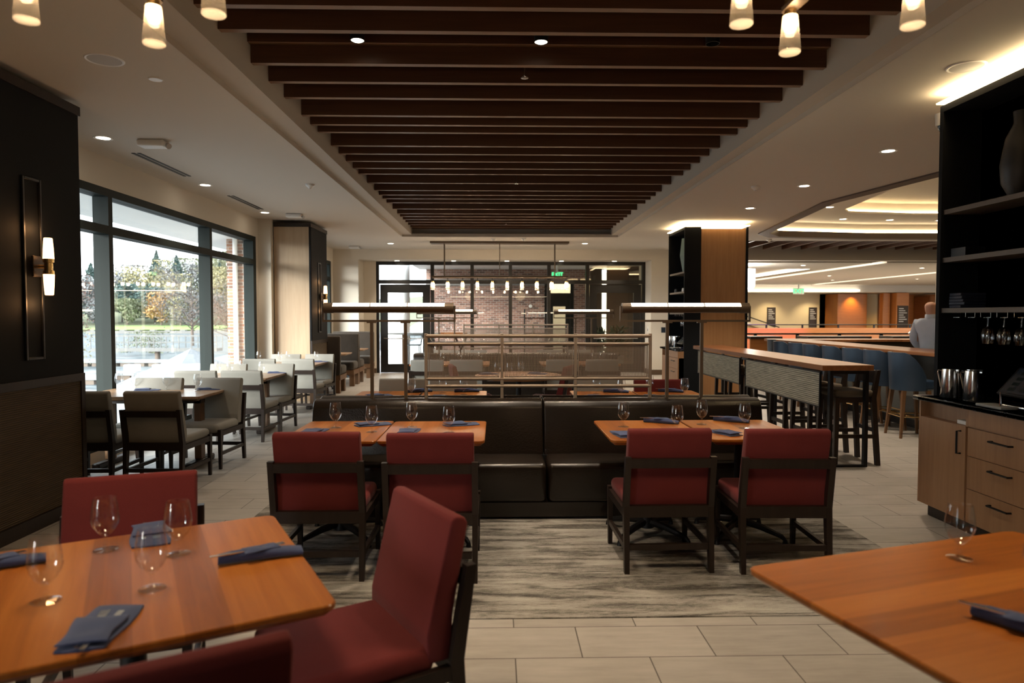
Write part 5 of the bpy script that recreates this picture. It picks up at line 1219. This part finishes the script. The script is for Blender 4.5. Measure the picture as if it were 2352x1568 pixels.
# ================================================================== OUTSIDE THE WINDOW
LW = -2.1
b = B(); b.face((-140, -60, LW), (-12, -60, LW), (-12, 150, LW), (-140, 150, LW)); struct(b.obj('lake_water', 'lake', smooth=None))
b = B(); b.box(-12.5, -4.5, -8, 14.5, LW - .4, -.9); struct(b.obj('terrace_ground', 'white_concrete', smooth=None))
b = B(); b.box(-14, -4.6, 14.5, 18.5, LW - .4, -.45); struct(b.obj('terrace_ground', 'white_concrete', smooth=None))
b = B(); b.box(-6.2, -4.45, -3, 18.3, 3.05, 3.4); struct(b.obj('roof_overhang', 'white_plastic', smooth=None))
b = B(); b.box(-5.32, -4.97, 13.65, 14.3, -1, 3.05); tag(b.obj('brick_pier', 'brick_pier', smooth=None), 'red brick pier standing outside the far end of the window', 'pier')
b = B(); b.cyl((-5.13, 13.58, -1), (-5.13, 13.58, 3.05), .045, seg=14); tag(b.obj('reflection_pipe', 'white_plastic'), 'pale pipe added for a bright vertical reflection on the brick pier outside', 'pipe')  # pale upright added in place of a bright reflection on the brick
# far shore and hill
rr = random.Random(3)
b = B(); n = 40; pr = None
for i in range(n + 1):
    x = -170 + 150 * i / n
    hts = [LW, LW + .5, LW + 1.2, .5 + .6 * math.sin(i * .3), 5 + 1.5 * math.sin(i * .21 + 1), 8.5 + 2 * math.sin(i * .17)]
    ys = [148, 150, 163, 180, 215, 260]
    row = [b.bm.verts.new((x, y, z)) for y, z in zip(ys, hts)]
    if pr:
        for k in range(5): b.bm.faces.new((pr[k], row[k], row[k + 1], pr[k + 1]))
    pr = row
struct(b.obj('hillside', 'leaf_olive', smooth=None))
b = B(); b.face((-92, 149, LW + .55), (-62, 149, LW + .55), (-60, 162, LW + 1.25), (-88, 162, LW + 1.25)); struct(b.obj('far_lawn', 'grass_green', smooth=None))
def tree(name, label, loc, h, rad, mat, n=520, leaf=.7, conifer=False, trunk=.3, bare=False, seed=0, low=.25, group='trees beyond the lake'):
    r = thing(name, label, 'tree', loc, 0, group); q = random.Random(seed)
    b = B(); b.cyl((0, 0, 0), (0, 0, h * (.95 if conifer else .55)), trunk * .5, trunk * .15, 8)
    tips = []
    for k in range(46 if bare else 9):
        a = q.uniform(0, 6.28); z0 = h * q.uniform(.18, .6); L = rad * q.uniform(.5, 1.05); e = q.uniform(.1, 1.1)
        p0 = Vector((0, 0, z0)); p1 = p0 + Vector((math.cos(a) * L * .5, math.sin(a) * L * .5, L * .5 * e)); p2 = p0 + Vector((math.cos(a + .3) * L, math.sin(a + .3) * L, L * .8 * e))
        b.tube([p0, p1, p2], [trunk * .16, trunk * .09, trunk * .02], 5, cap=False); tips += [p1, p2, (p1 + p2) / 2]
        if bare:
            for _ in range(9):
                s = p1.lerp(p2, q.random()); d = Vector((q.uniform(-1, 1), q.uniform(-1, 1), q.uniform(-.2, 1.1))).normalized() * rad * q.uniform(.15, .42); b.tube([s, s + d * .5, s + d], [trunk * .035, trunk * .025, trunk * .01], 3, cap=False); tips += [s + d * .6, s + d]
    b.obj('trunk', 'bark', r)
    b = B()
    clumps = [Vector((q.gauss(0, .42) * rad, q.gauss(0, .42) * rad, h * (low + (1 - low) * q.random() ** .8))) for _ in range(16)]
    for i in range(n):
        if conifer:
            z = q.random() ** 1.25; rr_ = rad * (1 - z) * (.55 + .45 * ((z * 7) % 1)) * q.random() ** .4; a = q.uniform(0, 6.28); c = Vector((rr_ * math.cos(a), rr_ * math.sin(a), h * (.08 + .92 * z)))
        elif bare: c = q.choice(tips) + Vector((q.gauss(0, .35), q.gauss(0, .35), q.gauss(0, .35)))
        else:
            c = q.choice(clumps); d = Vector((q.gauss(0, 1), q.gauss(0, 1), q.gauss(0, 1))).normalized() * rad * .42 * q.random() ** .4; c = c + d
            c.z = min(max(c.z, h * low * .6), h)
        u = Vector((q.uniform(-1, 1), q.uniform(-1, 1), q.uniform(-1, 1))).normalized(); v = u.orthogonal().normalized(); s = leaf * q.uniform(.5, 1.1)
        b.face(c - u * s, c + v * s * .55, c + u * s, c - v * s * .55)
    b.obj('foliage', mat, r, smooth=None); return r
# hill trees, laid out along the far shore (x at y)
spec = [(-108, 185, 22, 8, 'leaf_dark', 1, 'dark fir'), (-102, 178, 17, 7, 'leaf_grey', 0, 'pale grey'), (-97, 190, 23, 8, 'leaf_yellow', 0, 'yellow'), (-90, 195, 25, 7, 'leaf_dark', 1, 'dark fir'), (-86, 180, 18, 7, 'leaf_yellow', 0, 'yellow'), (-80, 196, 24, 8, 'leaf_olive', 0, 'olive'), (-76, 190, 22, 6, 'leaf_dark', 1, 'dark fir'), (-71, 186, 20, 7, 'leaf_yellow', 0, 'yellow'), (-66, 196, 24, 7, 'leaf_dark', 1, 'dark fir'), (-62, 182, 18, 7, 'leaf_grey', 0, 'pale grey'), (-93, 172, 12, 5, 'leaf_dark', 0, 'dark green round'), (-84, 170, 11, 5, 'leaf_dark', 0, 'dark green round'),
        (-95, 166, 8.5, 4.5, 'leaf_grey', 0, 'low grey'), (-88, 165, 8, 4, 'leaf_olive', 0, 'low olive'), (-79.5, 164, 10, 4.2, 'leaf_orange', 0, 'orange'), (-74.5, 163, 9, 3.4, 'leaf_yellow', 0, 'bright yellow'), (-69, 165, 9, 4.5, 'leaf_grey', 0, 'low grey'), (-104, 166, 9, 5, 'leaf_grey', 0, 'low grey'), (-115, 175, 18, 8, 'leaf_olive', 0, 'olive'), (-57, 186, 22, 8, 'leaf_dark', 1, 'dark fir'), (-110, 166, 10, 5, 'leaf_rust', 0, 'rust'), (-58, 168, 12, 6, 'leaf_olive', 0, 'olive'), (-98, 200, 27, 7, 'leaf_dark', 1, 'tall dark fir'), (-70, 204, 28, 8, 'leaf_dark', 1, 'tall dark fir'), (-84, 205, 26, 8, 'leaf_olive', 0, 'tall olive'), (-52, 176, 16, 7, 'leaf_rust', 0, 'rust')]
spec += [(-112 + 5.2 * q, 208 + 9 * ((q * 5) % 4), 20 + 1.4 * ((q * 3) % 4), 8, ('leaf_grey', 'leaf_dark', 'leaf_olive', 'leaf_yellow')[q % 4], q % 4 == 1, 'hilltop ' + ('grey', 'dark fir', 'olive', 'pale yellow')[q % 4]) for q in range(12)]
spec.sort(key=lambda s: s[0] / s[1])
for k, (x, y, h, rad, m, con, w) in enumerate(spec):
    g = .2 if y < 168 else (y - 163) * .10
    h2 = h * .66 if y > 176 else h * .8
    tree('hill_tree', f'{w} tree across the lake, {ORD[k]} from the left through the big window', (x, y, LW + .8 + g), h2, rad, m, 1900, .42, bool(con), .4, seed=k + 5)
tree('bare_tree', 'big grey bare tree near the right of the window view above the white tent', (-33.5, 76, LW + .3), 9.6, 4.6, 'leaf_grey', 3200, .10, trunk=.4, bare=True, seed=77)
tree('rust_tree', 'rust brown leafy tree seen beside the brick pier outside', (-25.5, 66, LW + .2), 5.6, 2.7, 'leaf_rust', 1400, .11, trunk=.3, bare=True, seed=78)
tree('rust_tree', 'reddish brown tree seen through the narrow left window pane', (-38.0, 58, LW + .2), 7.2, 4.0, 'leaf_rust', 4200, .12, trunk=.4, seed=79)
tree('dark_fir', 'dark fir rising behind the reddish tree in the left pane', (-46.5, 72, LW), 9.5, 2.4, 'leaf_dark', 1600, .2, True, .5, seed=80)
tree('yellow_bush', 'yellow leaved bush at the waterside in the left pane', (-29, 47, LW), 2.4, 1.5, 'leaf_yellow', 900, .08, trunk=.12, seed=81, low=.1)
tree('yellow_bush', 'pale olive reeds at the waterside left of the gangway bridge', (-33.5, 67, LW), 2.0, 2.6, 'leaf_olive', 1200, .1, trunk=.1, seed=82, low=.05)
# docks, bridge, tent
r = thing('gangway_bridge', 'low grey gangway bridge with thin railings crossing the water', 'bridge', (-27.5, 56, LW + .75))
b = B(); b.box(-5, 5, -.6, .6, 0, .25); b.obj('deck', 'dock_wood', r, smooth=None)
b = B()
for y in (-.6, .6):
    b.box(-5, 5, y - .03, y + .03, 1.2, 1.28); b.box(-5, 5, y - .02, y + .02, .7, .74)
    for k in range(11): b.box(-5 + k - .03, -5 + k + .03, y - .03, y + .03, .25, 1.2)
b.obj('railing', 'dock_wood', r, smooth=None)
b = B()
for k in (-4, 0, 4): b.cyl((k, 0, -1.2), (k, 0, 0), .2)
b.obj('piling', 'bark', r)
for k, (x, y, L, lab) in enumerate(((-27, 50, 12, 'pale floating dock just before the gangway bridge'), (-19.5, 39.6, 8, 'floating dock with white boxes in the middle of the window view'), (-24, 37.0, 6, 'low dock at the water in the narrow left pane'))):
    r = thing('floating_dock', lab, 'dock', (x, y, LW)); b = B(); b.box(-L / 2, L / 2, -.7, .7, .25, .42); b.obj('deck', 'white_concrete', r, smooth=None)
    b = B()
    for q in range(int(L)): b.box(-L / 2 + q + .1, -L / 2 + q + .8, -.65, .65, -.1, .25)
    b.obj('float', 'bark', r, smooth=None)
b = B(); b.prism([(-.9, .42), (-.2, .95), (.5, .5), (.9, .9), (.7, .42)], -.3, .3, 'Y'); tag(b.obj('kayak', 'blue_paint', loc=(-24.0, 37.0, LW), smooth=None), 'small bright blue boat on the dock in the left pane', 'boat')
for k in range(2):
    b = B(); b.box(-.35, .35, -.3, .3, .42, .85, .05, 2); tag(b.obj('dock_box', 'white_plastic', loc=(-20.8 + k * 1.6, 39.4, LW)), ['left', 'right'][k] + ' white storage box on the floating dock', 'box')
b = B(); b.box(-30, 0, -.6, .6, 0, .5); 
for k in range(10): b.box(-29.5 + k * 3, -28.5 + k * 3, -.5, .5, .5, .75)
tag(b.obj('marina_pier', 'dock_wood', loc=(-52, 139, LW), smooth=None), 'long pale pier along the far shore of the lake', 'pier')
def tent(cx, cy, hs, zb, zp, label):
    r = thing('white_tent', label, 'tent', (cx, cy, zb))
    b = B(); n = 10
    def P(u, v): 
        d = max(abs(u), abs(v)); k = 1 - d; return (u * hs, v * hs, (zp - zb) * (k * .78 + .22 * k * k))
    g = [[b.bm.verts.new(P(-1 + 2 * i / n, -1 + 2 * j / n)) for j in range(n + 1)] for i in range(n + 1)]
    for i in range(n):
        for j in range(n): b.bm.faces.new((g[i][j], g[i + 1][j], g[i + 1][j + 1], g[i][j + 1]))
    for s in (-1, 1):
        b.box(-hs, hs, s * hs - .01, s * hs + .01, -.3, 0); b.box(s * hs - .01, s * hs + .01, -hs, hs, -.3, 0)
    b.obj('canopy', 'white_canvas', r, smooth=None)
    for sx in (-1, 1):
        for sy in (-1, 1):
            b = B(); b.cyl((sx * hs * .98, sy * hs * .98, -2.2), (sx * hs * .98, sy * hs * .98, 0), .04); b.obj('pole', 'steel', r)
tent(-8.6, 19.4, 2.9, -1.05, .62, 'white peaked tent canopy on the terrace outside the window')
tent(-9.4, 26.8, 2.6, -.4, .3, 'white tent canopy farther back beside the brick pier')
